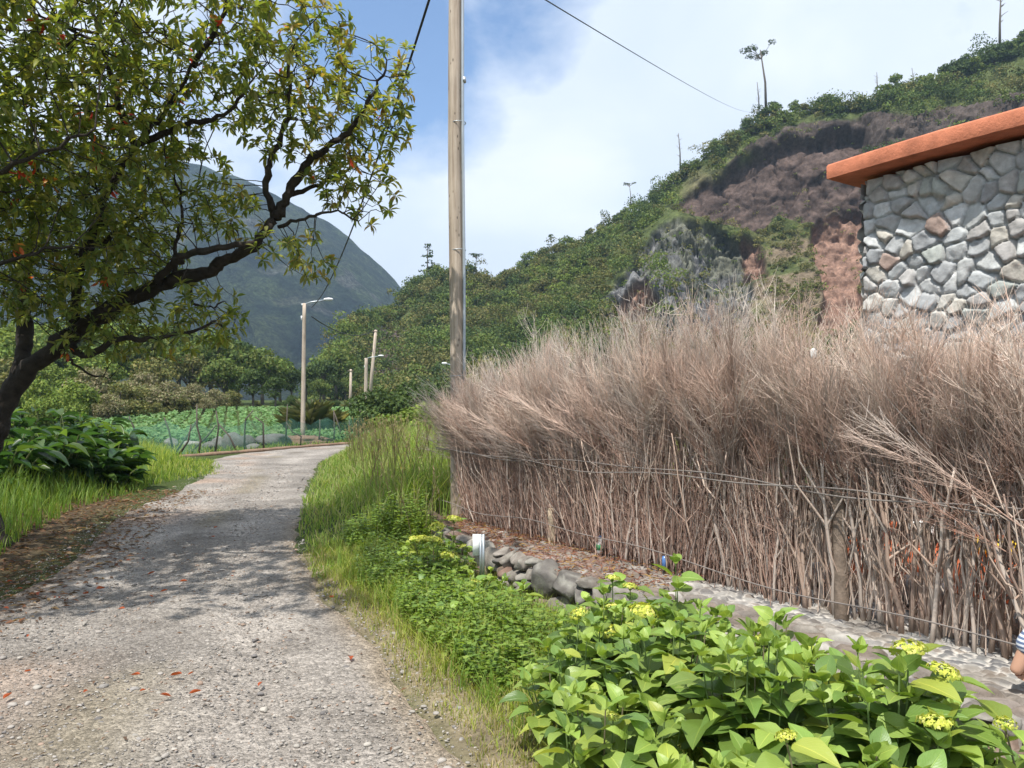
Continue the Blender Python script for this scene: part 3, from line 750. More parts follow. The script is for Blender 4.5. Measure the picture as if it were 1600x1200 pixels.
pine('dead_tree', 1428, 145, 106, 186, -3, 'leaning bare stick among the ridge bushes over the roof', 'snag', 7)
pine('conifer', 668, 440, 381, 200, 0, 'dark conifer just left of the big utility pole on the ridge', 'conifer', 8)
pine('umbrella_pine', 742, 448, 398, 200, 3, 'small spreading pine just right of the big utility pole', seed=9)
pine('conifer', 861, 408, 366, 200, 0, 'narrow dark conifer standing on the sloping ridge', 'conifer', 10)

# ---------------------------------------------------------------- far mountain
mr = np.array([(-1500, 330), (-900, 230), (-500, 130), (-200, 170), (0, 205), (150, 235), (300, 258), (360, 272), (420, 298), (480, 330), (520, 352), (560, 385), (600, 420), (625, 445), (680, 505), (760, 570), (900, 610), (1300, 640)], float)
um = np.linspace(-1500, 1300, 420); NM = 130; S2 = np.linspace(0, 1.0, NM)
Um = np.repeat(um[:, None], NM, 1); vr_ = np.interp(Um, mr[:, 0], mr[:, 1]); Vm = 648-(648-vr_)*S2
Ym = 520+430*S2+0*Um
Pm = np.stack([(Um-U0)/F*Ym, Ym, EYE+(V0-Vm)/F*Ym], -1)
ridg = (fbm(np.stack([Pm[..., 0]*.011+fbm(Pm*.006, 3, 40)*1.6, Pm[..., 2]*.0025, Pm[..., 0]*0], -1), 4, 42, True)-.5)*90*smooth(0, .2, S2)[None, :]*(1-.8*smooth(.8, 1, S2))[None, :]
gul = ridg+(fbm(Pm*np.array([.012, .004, .004]), 6, 41, True)-.5)*90*smooth(0, .2, S2)[None, :]*(1-.75*smooth(.85, 1, S2))[None, :]
Pm = Pm+gul[..., None]*np.array([-.3, -.85, .2])
Pm[..., 2] += (fbm(Pm*.05, 4, 44)-.5)*9
q = fbm(Pm*.02, 5, 45)[..., None]; q2 = smooth(.5, .62, fbm(Pm*np.array([.02, .02, .03]), 5, 47))[..., None]
q = smooth(.3, .7, q); cm = np.array((.010, .018, .013))*(1-q)+np.array((.048, .066, .028))*q  # cloud shadow over the mountain is put into this dark base colour
rock_ = smooth(.60, .70, fbm(Pm*.03+9, 5, 49))[..., None]*smooth(.35, .5, S2)[None, :, None]*(1-smooth(.8, .95, S2))[None, :, None]
cm = cm*(1-rock_*.7)+np.array((.12, .115, .105))*rock_*.7
cm = cm*(1-.5*q2)+np.array((.055, .068, .026))*.5*q2
bk = Pm[:, -1:].copy(); bk[..., 1] += 300; bk[..., 0] *= 1.3; bk[..., 2] -= 120
mb = MB(); gridmesh(mb, np.concatenate([Pm, bk], 1), np.concatenate([cm, cm[:, -1:]], 1))
tag(mb.build('mountain', M['mountain'], smooth_=True), kind='structure')

# ---------------------------------------------------------------- middle-distance trees on the left
mid_p = [tree_proto('dark', 21, 7, 6, .32, 15, 150), tree_proto('mid', 22, 6.5, 6, .32, 15, 150), tree_proto('lime', 23, 6.2, 6.2, .3, 15, 150), tree_proto('olive', 24, 6.0, 6.5, .3, 14, 150)]
gname = {0: 'dark evergreen', 1: 'mid green bushy', 2: 'yellow green', 3: 'olive green'}
band = [(-60, 505, 66, 2), (0, 515, 62, 2), (55, 500, 70, 2), (110, 505, 66, 1), (170, 498, 72, 2), (225, 512, 70, 1), (280, 505, 80, 0), (330, 520, 78, 1), (372, 528, 84, 0), (410, 545, 80, 1), (438, 556, 86, 0), (455, 575, 84, 0), (478, 570, 92, 0), (505, 560, 98, 0), (525, 545, 104, 1),
        (20, 560, 58, 3), (75, 566, 60, 2), (350, 560, 68, 1), (395, 575, 66, 0), (430, 590, 64, 0), (300, 555, 74, 3), (540, 590, 100, 1), (150, 552, 62, 2), (245, 560, 66, 3), (500, 600, 88, 1), (-120, 520, 60, 1), (-180, 500, 66, 0)]
for u, vt, Y, k in band:
    Y = Y*1.22
    p = W(u, vt, Y); H = p[2]-1.2; base_h = [7, 6.5, 6.2, 6.0][k]; g0 = float(gh(np.array(p[0]), np.array(Y)))
    lbl = gname[k]+' tree in the belt behind the field '+('by the lamp post' if u > 420 else ('below the mountain' if u > 250 else 'under the near tree'))
    place(mid_p[k], p[0], Y, g0-.1, max(.55, (p[2]-g0)/base_h*1.08), hr.random()*6.28, lbl, 'tree', 'trees of the belt behind the field')
# low dry shrubs in front of them
bush_p = [tree_proto('pale', 31, 2.4, 3.2, .13, 20, 260, .12), tree_proto('olive', 32, 2.2, 3.0, .13, 20, 240, .12), tree_proto('lime', 33, 2.0, 3.0, .13, 20, 240, .12), tree_proto('dark', 34, 2.3, 2.8, .12, 20, 280, .12)]
bn = ['pale dry feathery', 'olive scrubby', 'yellow green leafy', 'dark green rounded']
for u, vt, Y, k in [(60, 590, 38, 2), (110, 590, 40, 2), (150, 585, 44, 0), (190, 598, 42, 1), (228, 590, 48, 0), (262, 602, 46, 0), (300, 605, 50, 0), (335, 612, 52, 0), (370, 625, 58, 1), (400, 628, 60, 1), (430, 630, 60, 3), (90, 610, 34, 2), (170, 620, 40, 0), (205, 626, 42, 2), (30, 600, 36, 2), (360, 610, 56, 1), (280, 618, 46, 1), (320, 624, 48, 0), (455, 618, 62, 3), (-30, 600, 36, 1), (245, 628, 44, 1), (540, 640, 62, 1), (525, 628, 60, 3)]:
    Y = Y*1.42; p = W(u, vt, Y); g0 = float(gh(np.array(p[0]), np.array(float(Y)))); H = p[2]-g0
    lbl = bn[k]+' bush at the field edge '+('left of the lamp post' if u > 340 else ('behind the net fence' if u > 200 else 'under the near tree'))
    if u > 460: lbl = bn[k]+' bush behind the field, right of the lamp post'
    place(bush_p[k], p[0], Y, g0-.1, max(.5, H/2.1), hr.random()*6.28, lbl, 'bush', 'bushes at the back of the field', sz=max(.5, H/2.0))
for u, vt, Y, k, s, lb in [(590, 612, 40, 3, 1.35, 'large rounded dark green bush beyond the bend of the track'), (648, 632, 26, 2, 1.0, 'yellow green bush behind the tall grass left of the big pole'), (676, 622, 28, 2, 1.15, 'leafy bush close behind the brush fence end'), (640, 600, 46, 3, 1.5, 'dark bush at the hill foot between round bush and pole'), (700, 600, 34, 3, 1.3, 'dark bush hidden partly by the big pole'), (740, 590, 42, 1, 1.7, 'olive bush behind the fence right of the big pole'), (620, 650, 30, 1, .8, 'small olive bush at the edge of the tall grass')]:
    p = W(u, vt, Y); g0 = float(gh(np.array(p[0]), np.array(float(Y))))
    place(bush_p[k], p[0], Y, g0-.1, s*1.0, hr.random()*6.28, lb, 'bush', sz=(p[2]-g0)/2.0)
# bushes hiding the hill foot beyond the garden
for u, vt, Y, k in [(760, 560, 62, 1), (820, 550, 60, 3), (880, 545, 58, 1), (940, 540, 56, 3), (1000, 530, 52, 1), (1080, 535, 50, 1), (1160, 530, 48, 3), (1250, 520, 46, 1), (1330, 520, 44, 3)]:
    p = W(u, vt, Y); g0 = float(gh(np.array(p[0]), np.array(float(Y))))
    place(bush_p[k], p[0], Y, g0-.1, 2.1, hr.random()*6.28, bn[k]+' thicket behind the brush fence', 'bush', 'thickets behind the brush fence', sz=(p[2]-g0)/2.0)

# ---------------------------------------------------------------- field: crop rows and grassy margin (uncountable)
fr = np.random.default_rng(101)
def field_pts(n, u0, u1, y0, y1):
    y = y0+(y1-y0)*fr.random(n)**1.2; u = fr.uniform(u0, u1, n); x = (u-U0)/F*y
    return x, y
mb = MB()
x, y = field_pts(30000, 130, 640, 32, 78)
# rows
ang = 0.35; rr = (x*math.cos(ang)+y*math.sin(ang)); x = x+(np.round(rr/.9)*.9-rr)*math.cos(ang)*.35; y = y+(np.round(rr/.9)*.9-rr)*math.sin(ang)*.35
k = (y > np.interp(x, [-20, -8, -3], [30.5, 36.5, 42]))
x, y = x[k], y[k]; z = gh(x, y)+fr.uniform(.1, .42, len(x))
nrm = norm(np.array([0, -.2, 1.0])+fr.normal(size=(len(x), 3))*.45); t = norm(np.cross(nrm, randdir(len(x), fr)))
cc = np.array([(.11, .21, .075), (.14, .25, .09), (.09, .17, .06), (.16, .24, .10)])[fr.integers(0, 4, len(x))]*fr.uniform(.8, 1.3, (len(x), 1))
inst(mb, DIA[0], DIA[1], np.stack([x, y, z], -1), np.stack([t, np.cross(nrm, t), nrm], 1), fr.uniform(.16, .34, len(x)), cc)
tag(mb.build('crop_plants', M['leaf_far']), 'low green leafy crop growing in rows behind the net fence', 'crop', kind='stuff')

# ---------------------------------------------------------------- grass
def blades(mb, x, y, z, h, wd, cols, r, bend=.45, seg=3, seedhead=0.0):
    n = len(x); a = r.random(n)*6.283
    d = np.stack([np.cos(a), np.sin(a), 0*a], -1); side = np.stack([-np.sin(a+r.normal(0, .5, n)), np.cos(a), 0*a], -1)
    bd = r.uniform(.1, 1, n)*bend
    c = cols[r.integers(0, len(cols), n)]*r.uniform(.8, 1.25, (n, 1))
    V = []; Cc = []
    for i in range(seg+1):
        t = i/seg; wv = wd*(1-t**1.6)+.0004
        p = np.stack([x, y, z], -1)+d*(bd*h*t*t)[:, None]+np.array([0, 0, 1.0])*(h*t*(1-.35*bd*t))[:, None]
        V += [p-side*np.reshape(wv/2, (-1, 1)), p+side*np.reshape(wv/2, (-1, 1))]; Cc += [c, c]
    V = np.stack(V, 1); K = V.shape[1]
    f = np.array([[2*i, 2*i+1, 2*i+3, 2*i+2] for i in range(seg)])
    mb.add(V.reshape(-1, 3), (f[None]+(np.arange(n)*K)[:, None, None]).reshape(-1, 4), np.stack(Cc, 1).reshape(-1, 3))
gr = np.random.default_rng(202)
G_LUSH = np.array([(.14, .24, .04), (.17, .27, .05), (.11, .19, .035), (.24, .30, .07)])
G_TALL = np.array([(.20, .31, .06), (.25, .35, .08), (.16, .25, .05), (.31, .36, .11), (.36, .34, .17)])
G_DRY = np.array([(.34, .30, .13), (.26, .27, .08), (.40, .34, .18), (.20, .25, .06)])
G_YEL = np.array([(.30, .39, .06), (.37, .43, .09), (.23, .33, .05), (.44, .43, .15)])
def scatter(n, x0, x1, y0, y1, cond, pw=1.0):
    x = gr.uniform(x0, x1, n); y = y0+(y1-y0)*gr.random(n)**pw
    k = cond(x, y); return x[k], y[k]
wx = lambda x, y: fence_off(x, y)-ledge_w(fence_s(x, y))       # >0 : in front of the retaining wall
# tall bank grass right of the track, up to the pole
mb = MB()
def c_tall(x, y):
    dr = x-x_right(y)
    return (dr > -.02+.15*vnoise(np.stack([x*2, y*2, x*0], -1), 3)) & ((fence_s(x, y) < .1) | (wx(x, y) > .05)) & (x < 3+(y-10)*.12) & (np.abs(x/y) < .72)
x, y = scatter(52000, -7, 4, 7.6, 26, c_tall, 1.35)
dr = x-x_right(y)
h = (.18+.55*smooth(.1, 2.4, dr)*smooth(7.4, 10.5, y))*gr.uniform(.5, 1.2, len(x))*(.6+.8*vnoise(np.stack([x*.9, y*.9, x*0], -1), 8))
blades(mb, x, y, gh(x, y)-.02, h, .009+.0007*y, G_TALL, gr, .85)
# seed heads: fine pale stalks above the mass
x, y = scatter(2000, -7, 3, 8.5, 26, lambda a, b: c_tall(a, b) & (a-x_right(b) > .9), 1.3)
h = gr.uniform(.6, 1.05, len(x)); n = len(x); a = gr.random(n)*6.28
p0 = np.stack([x, y, gh(x, y)], -1); tip = p0+np.stack([np.cos(a)*h*.25, np.sin(a)*h*.25, h], -1)
P3 = np.stack([p0, p0*.45+tip*.55+np.array([0, 0, .08]), tip], 1)
tubes(mb, P3, .0016+.0002*y, .0014+.0002*y, 3, np.array([(.30, .27, .13), (.25, .26, .10), (.33, .25, .17)])[gr.integers(0, 3, n)])
dirs = norm(tip-P3[:, 1]); B = frame(dirs, randdir(n, gr))
for k in range(4): inst(mb, DIA[0]*np.array([1, .5, 1]), DIA[1], tip-dirs*(.05*k*gr.random((n, 1)))+gr.normal(0, .012, (n, 3)), frame(norm(dirs+gr.normal(0, .35, (n, 3))), randdir(n, gr)), gr.uniform(.03, .06, n), np.tile([.33, .27, .16], (n, 1))*gr.uniform(.8, 1.3, (n, 1)))
tag(mb.build('tall_grass', M['grass']), 'tall seeding meadow grass on the bank between track and utility pole', 'grass', kind='stuff')

# short bright verge near the camera
mb = MB()
def c_short(x, y):
    dr = x-x_right(y)
    return (dr > -.08+.22*fbm(np.stack([x*2.5, y*2.5, x*0], -1), 3, 12)) & (wx(x, y) > .02) & (np.abs(x/y) < .74)
x, y = scatter(125000, -2.8, 2.6, 1.9, 9.0, c_short, 1.15)
dr = x-x_right(y); dn = gr.random(len(x)) < (.5+.5*smooth(.0, .3, dr)); x, y, dr = x[dn], y[dn], dr[dn]
tuft = vnoise(np.stack([x*4, y*4, x*0], -1), 15)
h = (.045+.17*smooth(.02, .7, dr))*gr.uniform(.5, 1.3, len(x))*(.55+.95*tuft)
dry = gr.random(len(x)) < .10+(1-smooth(-.05, .55, dr))*.75+.25*smooth(.55, .7, fbm(np.stack([x*1.6, y*1.6, x*0], -1), 3, 18))
for m_, cols in ((dry, G_DRY), (~dry, G_YEL)):
    blades(mb, x[m_], y[m_], gh(x[m_], y[m_])-.008, h[m_], .0055, cols, gr, .9)
# longer tufts
x, y = scatter(700, -2.0, 2, 2.4, 8.5, lambda a, b: c_short(a, b) & (a-x_right(b) > .3), 1.1)
for _ in range(14):
    blades(mb, x+gr.normal(0, .03, len(x)), y+gr.normal(0, .03, len(x)), gh(x, y)-.01, gr.uniform(.14, .34, len(x)), .007, G_LUSH*1.15, gr, .8)
tag(mb.build('verge_grass', M['grass']), 'short bright yellow green grass along the right edge of the track', 'grass', kind='stuff')

# left verge
mb = MB()
def c_left(x, y):
    dl = x_left(y)-x
    return (dl > .55+.6*fbm(np.stack([x*1.2, y*1.2, x*0], -1), 3, 6)-1.1*smooth(15, 20, y)) & (np.abs(x/y) < .74) & (y < np.interp(x, [-18, -10.5, -9], [22, 24.5, 24]))
x, y = scatter(52000, -17, -5, 8.6, 25, c_left, 1.2)
dl = x_left(y)-x
h = (.14+.55*smooth(.5, 2.0, dl))*gr.uniform(.5, 1.25, len(x))
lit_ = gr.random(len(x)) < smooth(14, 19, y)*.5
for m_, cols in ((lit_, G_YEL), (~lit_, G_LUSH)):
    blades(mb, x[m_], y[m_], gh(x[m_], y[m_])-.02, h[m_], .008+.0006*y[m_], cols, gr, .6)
tag(mb.build('left_grass', M['grass']), 'lush knee high grass on the left verge under the near tree', 'grass', kind='stuff')
bpy.data.objects['left_grass'].name = 'roadside_grass'
# field margin grass between fence and kerb and around rocks
mb = MB()
def c_mar(x, y): return (~on_road(x, y)) & (x_left(np.minimum(y, 33))-x > -30) & (y > 24) & (np.abs(x/y) < .74) & (y > np.interp(x, [-22, -10.9, -7.7, -3, 4], [21.5, 25.6, 33.4, 38.5, 41.8]))
x, y = scatter(30000, -26, 3, 22, 50, c_mar, 1.4)
blades(mb, x, y, gh(x, y)-.02, gr.uniform(.08, .32, len(x)), .02+.0006*y, np.vstack([G_YEL*.9, G_LUSH]), gr, .7, 2)
tag(mb.build('field_grass', M['grass']), 'rough grass around the boulders and the net fence', 'grass', kind='stuff')

# small-leaved weeds in front of the wall
mb = MB(); sm = MB()
def c_weed(x, y):
    dr = x-x_right(y); u = U0+F*x/y
    return (dr > .28+.42*vnoise(np.stack([x*1.7, y*1.7, x*0], -1), 5)) & (wx(x, y) > .06) & (fence_s(x, y) > -.3) & ((x < .05+.0*y) | (y > 4.4)) & (y < 9.3)
x, y = scatter(17000, -2.8, 2.2, 2.8, 9.2, c_weed, 1.0); n = len(x)
hh = gr.uniform(.14, .42, n)*(.6+.4*smooth(.5, 1.3, x-x_right(y))); fs_ = fence_s(x, y); hh = hh*(1-.72*(1-smooth(.25, .9, wx(x, y)))*smooth(.8, 1.6, fs_)*(1-smooth(4.2, 4.9, fs_)))
ln = gr.normal(0, .16, (n, 2)); p0 = np.stack([x, y, gh(x, y)], -1); tp = p0+np.concatenate([ln*hh[:, None]*1.2, hh[:, None]], 1)
tubes(sm, np.stack([p0, (p0+tp)/2+gr.normal(0, .008, (n, 3)), tp], 1), .0025, .0015, 3, np.tile([.13, .17, .05], (n, 1)))
for lv in range(5):
    t = .45+.55*lv/4*np.ones(n); az = gr.random(n)*6.28+lv*1.57
    for sgn in (0, math.pi):
        d = np.stack([np.cos(az+sgn), np.sin(az+sgn), gr.uniform(-.1, .45, n)], -1); q = p0*(1-t[:, None])+tp*t[:, None]
        cc = np.array([(.18, .28, .05), (.22, .33, .06), (.14, .23, .045), (.27, .36, .08)])[gr.integers(0, 4, n)]*gr.uniform(.85, 1.2, (n, 1))
        inst(mb, LEAF2[0]*np.array([1, 1.7, 1]), LEAF2[1], q, frame(d, np.array([0, 0, 1.0])+gr.normal(0, .2, (n, 3))), gr.uniform(.03, .085, n)*(1.15-.4*t), cc)
for k, l in sm.f.items(): mb.f.setdefault(k, []).extend([a+mb.n for a in l])
mb.v += sm.v; mb.c += sm.c; mb.uv += sm.uv; mb.n += sm.n
tag(mb.build('weeds', M['leaf']), 'dense small leaved green weeds between the verge and the dry stone wall', 'weeds', kind='stuff')

# leaf litter on the left edge of the track
mb = MB(); lr_ = np.random.default_rng(31)
n = 4300; y = 4.5+11*lr_.random(n)**1.1; x = x_left(y)+.75-2.1*lr_.random(n)**.8
cc = np.array([(.17, .08, .045), (.12, .07, .045), (.22, .12, .07), (.09, .06, .04), (.25, .17, .09)])[lr_.integers(0, 5, n)]*lr_.uniform(.7, 1.2, (n, 1))
B = frame(np.stack([np.cos(a_ := lr_.random(n)*6.28), np.sin(a_), lr_.normal(0, .15, n)], -1), np.array([0, 0, 1.0])+lr_.normal(0, .3, (n, 3)))
inst(mb, LEAF2[0], LEAF2[1], np.stack([x, y, np.maximum(gh(x, y), 0)+.015], -1), B, lr_.uniform(.04, .11, n), cc)
n = 900; y = 3.5+11*lr_.random(n); x = x_left(y)+(x_right(y)-x_left(y))*lr_.random(n)**1.2
inst(mb, LEAF2[0], LEAF2[1], np.stack([x, y, np.full(n, .018)], -1), frame(np.stack([np.cos(a_ := lr_.random(n)*6.28), np.sin(a_), 0*a_], -1), np.array([0, 0, 1.0])+lr_.normal(0, .3, (n, 3))), lr_.uniform(.02, .055, n), np.array([(.16, .09, .055), (.11, .07, .05)])[lr_.integers(0, 2, n)])
tag(mb.build('leaf_litter', M['petal']), 'brown dead leaves drifted along the left edge of the track', 'leaf litter', kind='stuff')
# single red leaves on the gravel
lv = None
for i, (u, v) in enumerate([(330, 842), (334, 828), (196, 880), (226, 876), (242, 898), (240, 938), (250, 930), (293, 912), (35, 925), (60, 930), (85, 940), (12, 957), (5, 955), (185, 957), (95, 938), (266, 1063), (293, 1062), (268, 1096), (295, 1092), (403, 1080), (548, 1038), (515, 938), (38, 1057), (42, 1002), (5, 1100), (205, 1062), (218, 1088), (130, 1090), (150, 925), (365, 905), (130, 933), (20, 912)]):
    Y_ = EYE*F/(v-V0); x_ = (u-U0)/F*Y_
    if lv is None:
        m2 = MB(); tv, tf, uvv = leaf_tmpl(1, .42, 4, -.12, .22)
        inst(m2, tv, tf, np.zeros((1, 3)), np.eye(3)[None], .1, np.array([(.36, .085, .035)])); lv = m2.build('fallen_leaf', M['petal']); o = lv
    else: o = lv.copy(); COL.objects.link(o)
    o.location = (x_, Y_, .03); o.rotation_euler = (random.uniform(-.3, .3), random.uniform(-.3, .3), random.random()*6.28); s = random.uniform(.35, 1.0); o.scale = (s, s, s)
    tag(o, 'fallen red leaf lying on the gravel track', 'leaf', 'red leaves on the track')

# ---------------------------------------------------------------- dry-stone retaining wall with its ledge
sr = np.random.default_rng(404)
wallE = empty('retaining_wall', fence_pt(3.5, ledge_w(3.5), 0)); tag(wallE, 'low dry stone retaining wall with a ledge of flat stones at the foot of the fence', 'wall')
wl = tuple(wallE.location)
ST = np.array([(.185, .165, .145), (.235, .21, .185), (.13, .12, .11), (.21, .155, .125), (.29, .27, .24), (.165, .11, .085)])
mb = MB(); s = .15; 
def wall_stone(mb, s, off, z, sx, sz, sd, seed, col):
    v, f = rock_shape(ICO3, seed, .09, cuts=15)
    a = sr.normal(0, .3); B = np.stack([FD*math.cos(a)+np.array([0, 0, 1])*math.sin(a), FN, -FD*math.sin(a)+np.array([0, 0, 1])*math.cos(a)])
    q_ = v+seed*1.7; cn = .55+.9*fbm(q_*2.2, 4, 71); li = smooth(.56, .66, fbm(q_*3+5, 3, 72))[:, None]
    cv = (col*cn[:, None])*(1-.5*li)+.5*li*np.array((.34, .33, .29))
    inst(mb, v, f, np.array([fence_pt(s, off, 0)+np.array([0, 0, z])]), B[None], np.array([[sx, sd, sz]]), cv[None])
def wtop(s): return .275
k = 0; s = .0
while s < 9.2:
    big_ = (1.9 < s < 4.4 and sr.random() < .4)
    wd = sr.uniform(.09, .21) if not big_ else sr.uniform(.28, .40)
    z = wtop(s); sc = s+wd/2
    while z > -.32:
        hh_ = sr.uniform(.07, .15) if not big_ else sr.uniform(.2, .3)
        w2 = wd*sr.uniform(.85, 1.15)
        wall_stone(mb, sc+sr.normal(0, .02), ledge_w(sc)+sr.normal(0, .03)+(.24-z)*.18, z-hh_/2, w2*.60, hh_*.60, .13, 900+k, ST[sr.choice(6, p=[.25, .22, .16, .14, .15, .08])]*sr.uniform(.8, 1.15))
        z -= hh_*.97; k += 1
    s += wd*.97
mb.build('stone_face', M['stone'], wallE, smooth_=False, loc=None).location = (-wl[0], -wl[1], -wl[2])
# a few known big stones
# ledge: flat stones / pebbles set in pale mortar (height field with a voronoi pattern)
sa = np.arange(-.1, 9.3, .012); ta = np.linspace(-.45, 1.0, 150)
Sg, Tg = np.meshgrid(sa, ta, indexing='ij'); lw = ledge_w(Sg); off = np.where(Tg > 0, Tg*(lw+.02), Tg)
P2 = np.stack([Sg, off], -1); wob = np.stack([fbm(np.stack([Sg*3, off*3, Sg*0], -1), 3, 61), fbm(np.stack([Sg*3, off*3, Sg*0+7], -1), 3, 62)], -1)-.5
f1, f2, idn, bx = voro(P2+wob*.16, .15, 5, 1.0, 1.2)
g1, g2, idp, _ = voro(P2+wob*.10, .072, 15, 1.0, 1.2)
pebz = .92*smooth(3.9, 5.2, Sg+1.2*(vnoise(np.stack([Sg, off*2, Sg*0], -1), 66)-.5))          # pebble-and-mortar part nearer the camera
hs = np.clip((f2-f1)*2.6, 0, 1)**.6*.045+(idn-.5)*.035+(bx[..., 0]*.02+bx[..., 1]*.02)
hp = np.clip((g2-g1)*1.8, 0, 1)**.55*.022
pebz = pebz*(1-smooth(.35, .62, Tg+.3*(vnoise(np.stack([Sg*2, off*3, Sg*0], -1), 67)-.5)))
hgt = hs*(1-pebz)+pebz*(hp+(idn-.5)*.01)
zt = .215+hgt+.02*(fbm(np.stack([Sg*1.5, off*1.5, Sg*0], -1), 3, 64)-.5)-.10*np.clip(Tg-.93, 0, 1)/.07*(Tg > .93)
PP = fence_pt(0)[None, None]-FD*Sg[..., None]+FN*off[..., None]; PP[..., 2] = zt
cst = np.array([(.24, .215, .20), (.31, .29, .27), (.19, .17, .155), (.25, .215, .19), (.38, .36, .33), (.20, .165, .14)])
cs = cst[(idn*5.99).astype(int)]*(.75+.25*np.clip((f2-f1)*5, 0, 1))[..., None]
cp = np.array([(.15, .15, .15), (.24, .24, .235), (.21, .18, .155), (.12, .12, .125), (.31, .30, .28)])[(idp*4.99).astype(int)]
mort = np.array((.50, .475, .44)); mk = smooth(.10, .22, g2-g1)[..., None]; cp = mort*(1-mk)+cp*mk
cl_ = cs*(1-pebz[..., None])+cp*pebz[..., None]
dirt = (smooth(.48, .66, fbm(np.stack([Sg*2.2, off*4, Sg*0+3], -1), 5, 69))*.6)[..., None]; cl_ = cl_*(1-dirt)+dirt*np.array((.15, .125, .10))
red = (smooth(.46, .56, fbm(np.stack([Sg*5, off*9, Sg*0], -1), 4, 68))*(1-smooth(2.5, 4.6, Sg)))[..., None]*.55
cl_ = cl_*(1-red)+red*np.array((.20, .09, .065))
mb = MB(); gridmesh(mb, PP[:, ::-1], cl_[:, ::-1])
o = mb.build('ledge', M['stone'], wallE, smooth_=True); o.location = (-wl[0], -wl[1], -wl[2])
# dead bracken and red-brown needles lying on the ledge
mb = MB(); n = 2600; s_l = sr.uniform(.1, 4.4, n)**1.0; of = ledge_w(s_l)*sr.uniform(-.1, .95, n)
pp = POLE-FD*s_l[:, None]+FN*of[:, None]; pp[:, 2] = .275+sr.uniform(0, .02, n)
aa = sr.random(n)*6.28
inst(mb, LEAF2[0]*np.array([1, .6, 1]), LEAF2[1], pp, frame(np.stack([np.cos(aa), np.sin(aa), sr.normal(0, .1, n)], -1), np.array([0, 0, 1.])+sr.normal(0, .3, (n, 3))), sr.uniform(.03, .08, n), np.array([(.24, .10, .07), (.30, .15, .10), (.17, .08, .06), (.38, .25, .10)])[sr.integers(0, 4, n)])
tag(mb.build('ledge_litter', M['petal']), 'reddish brown dead leaves scattered over the stone ledge', 'leaf litter', kind='stuff')

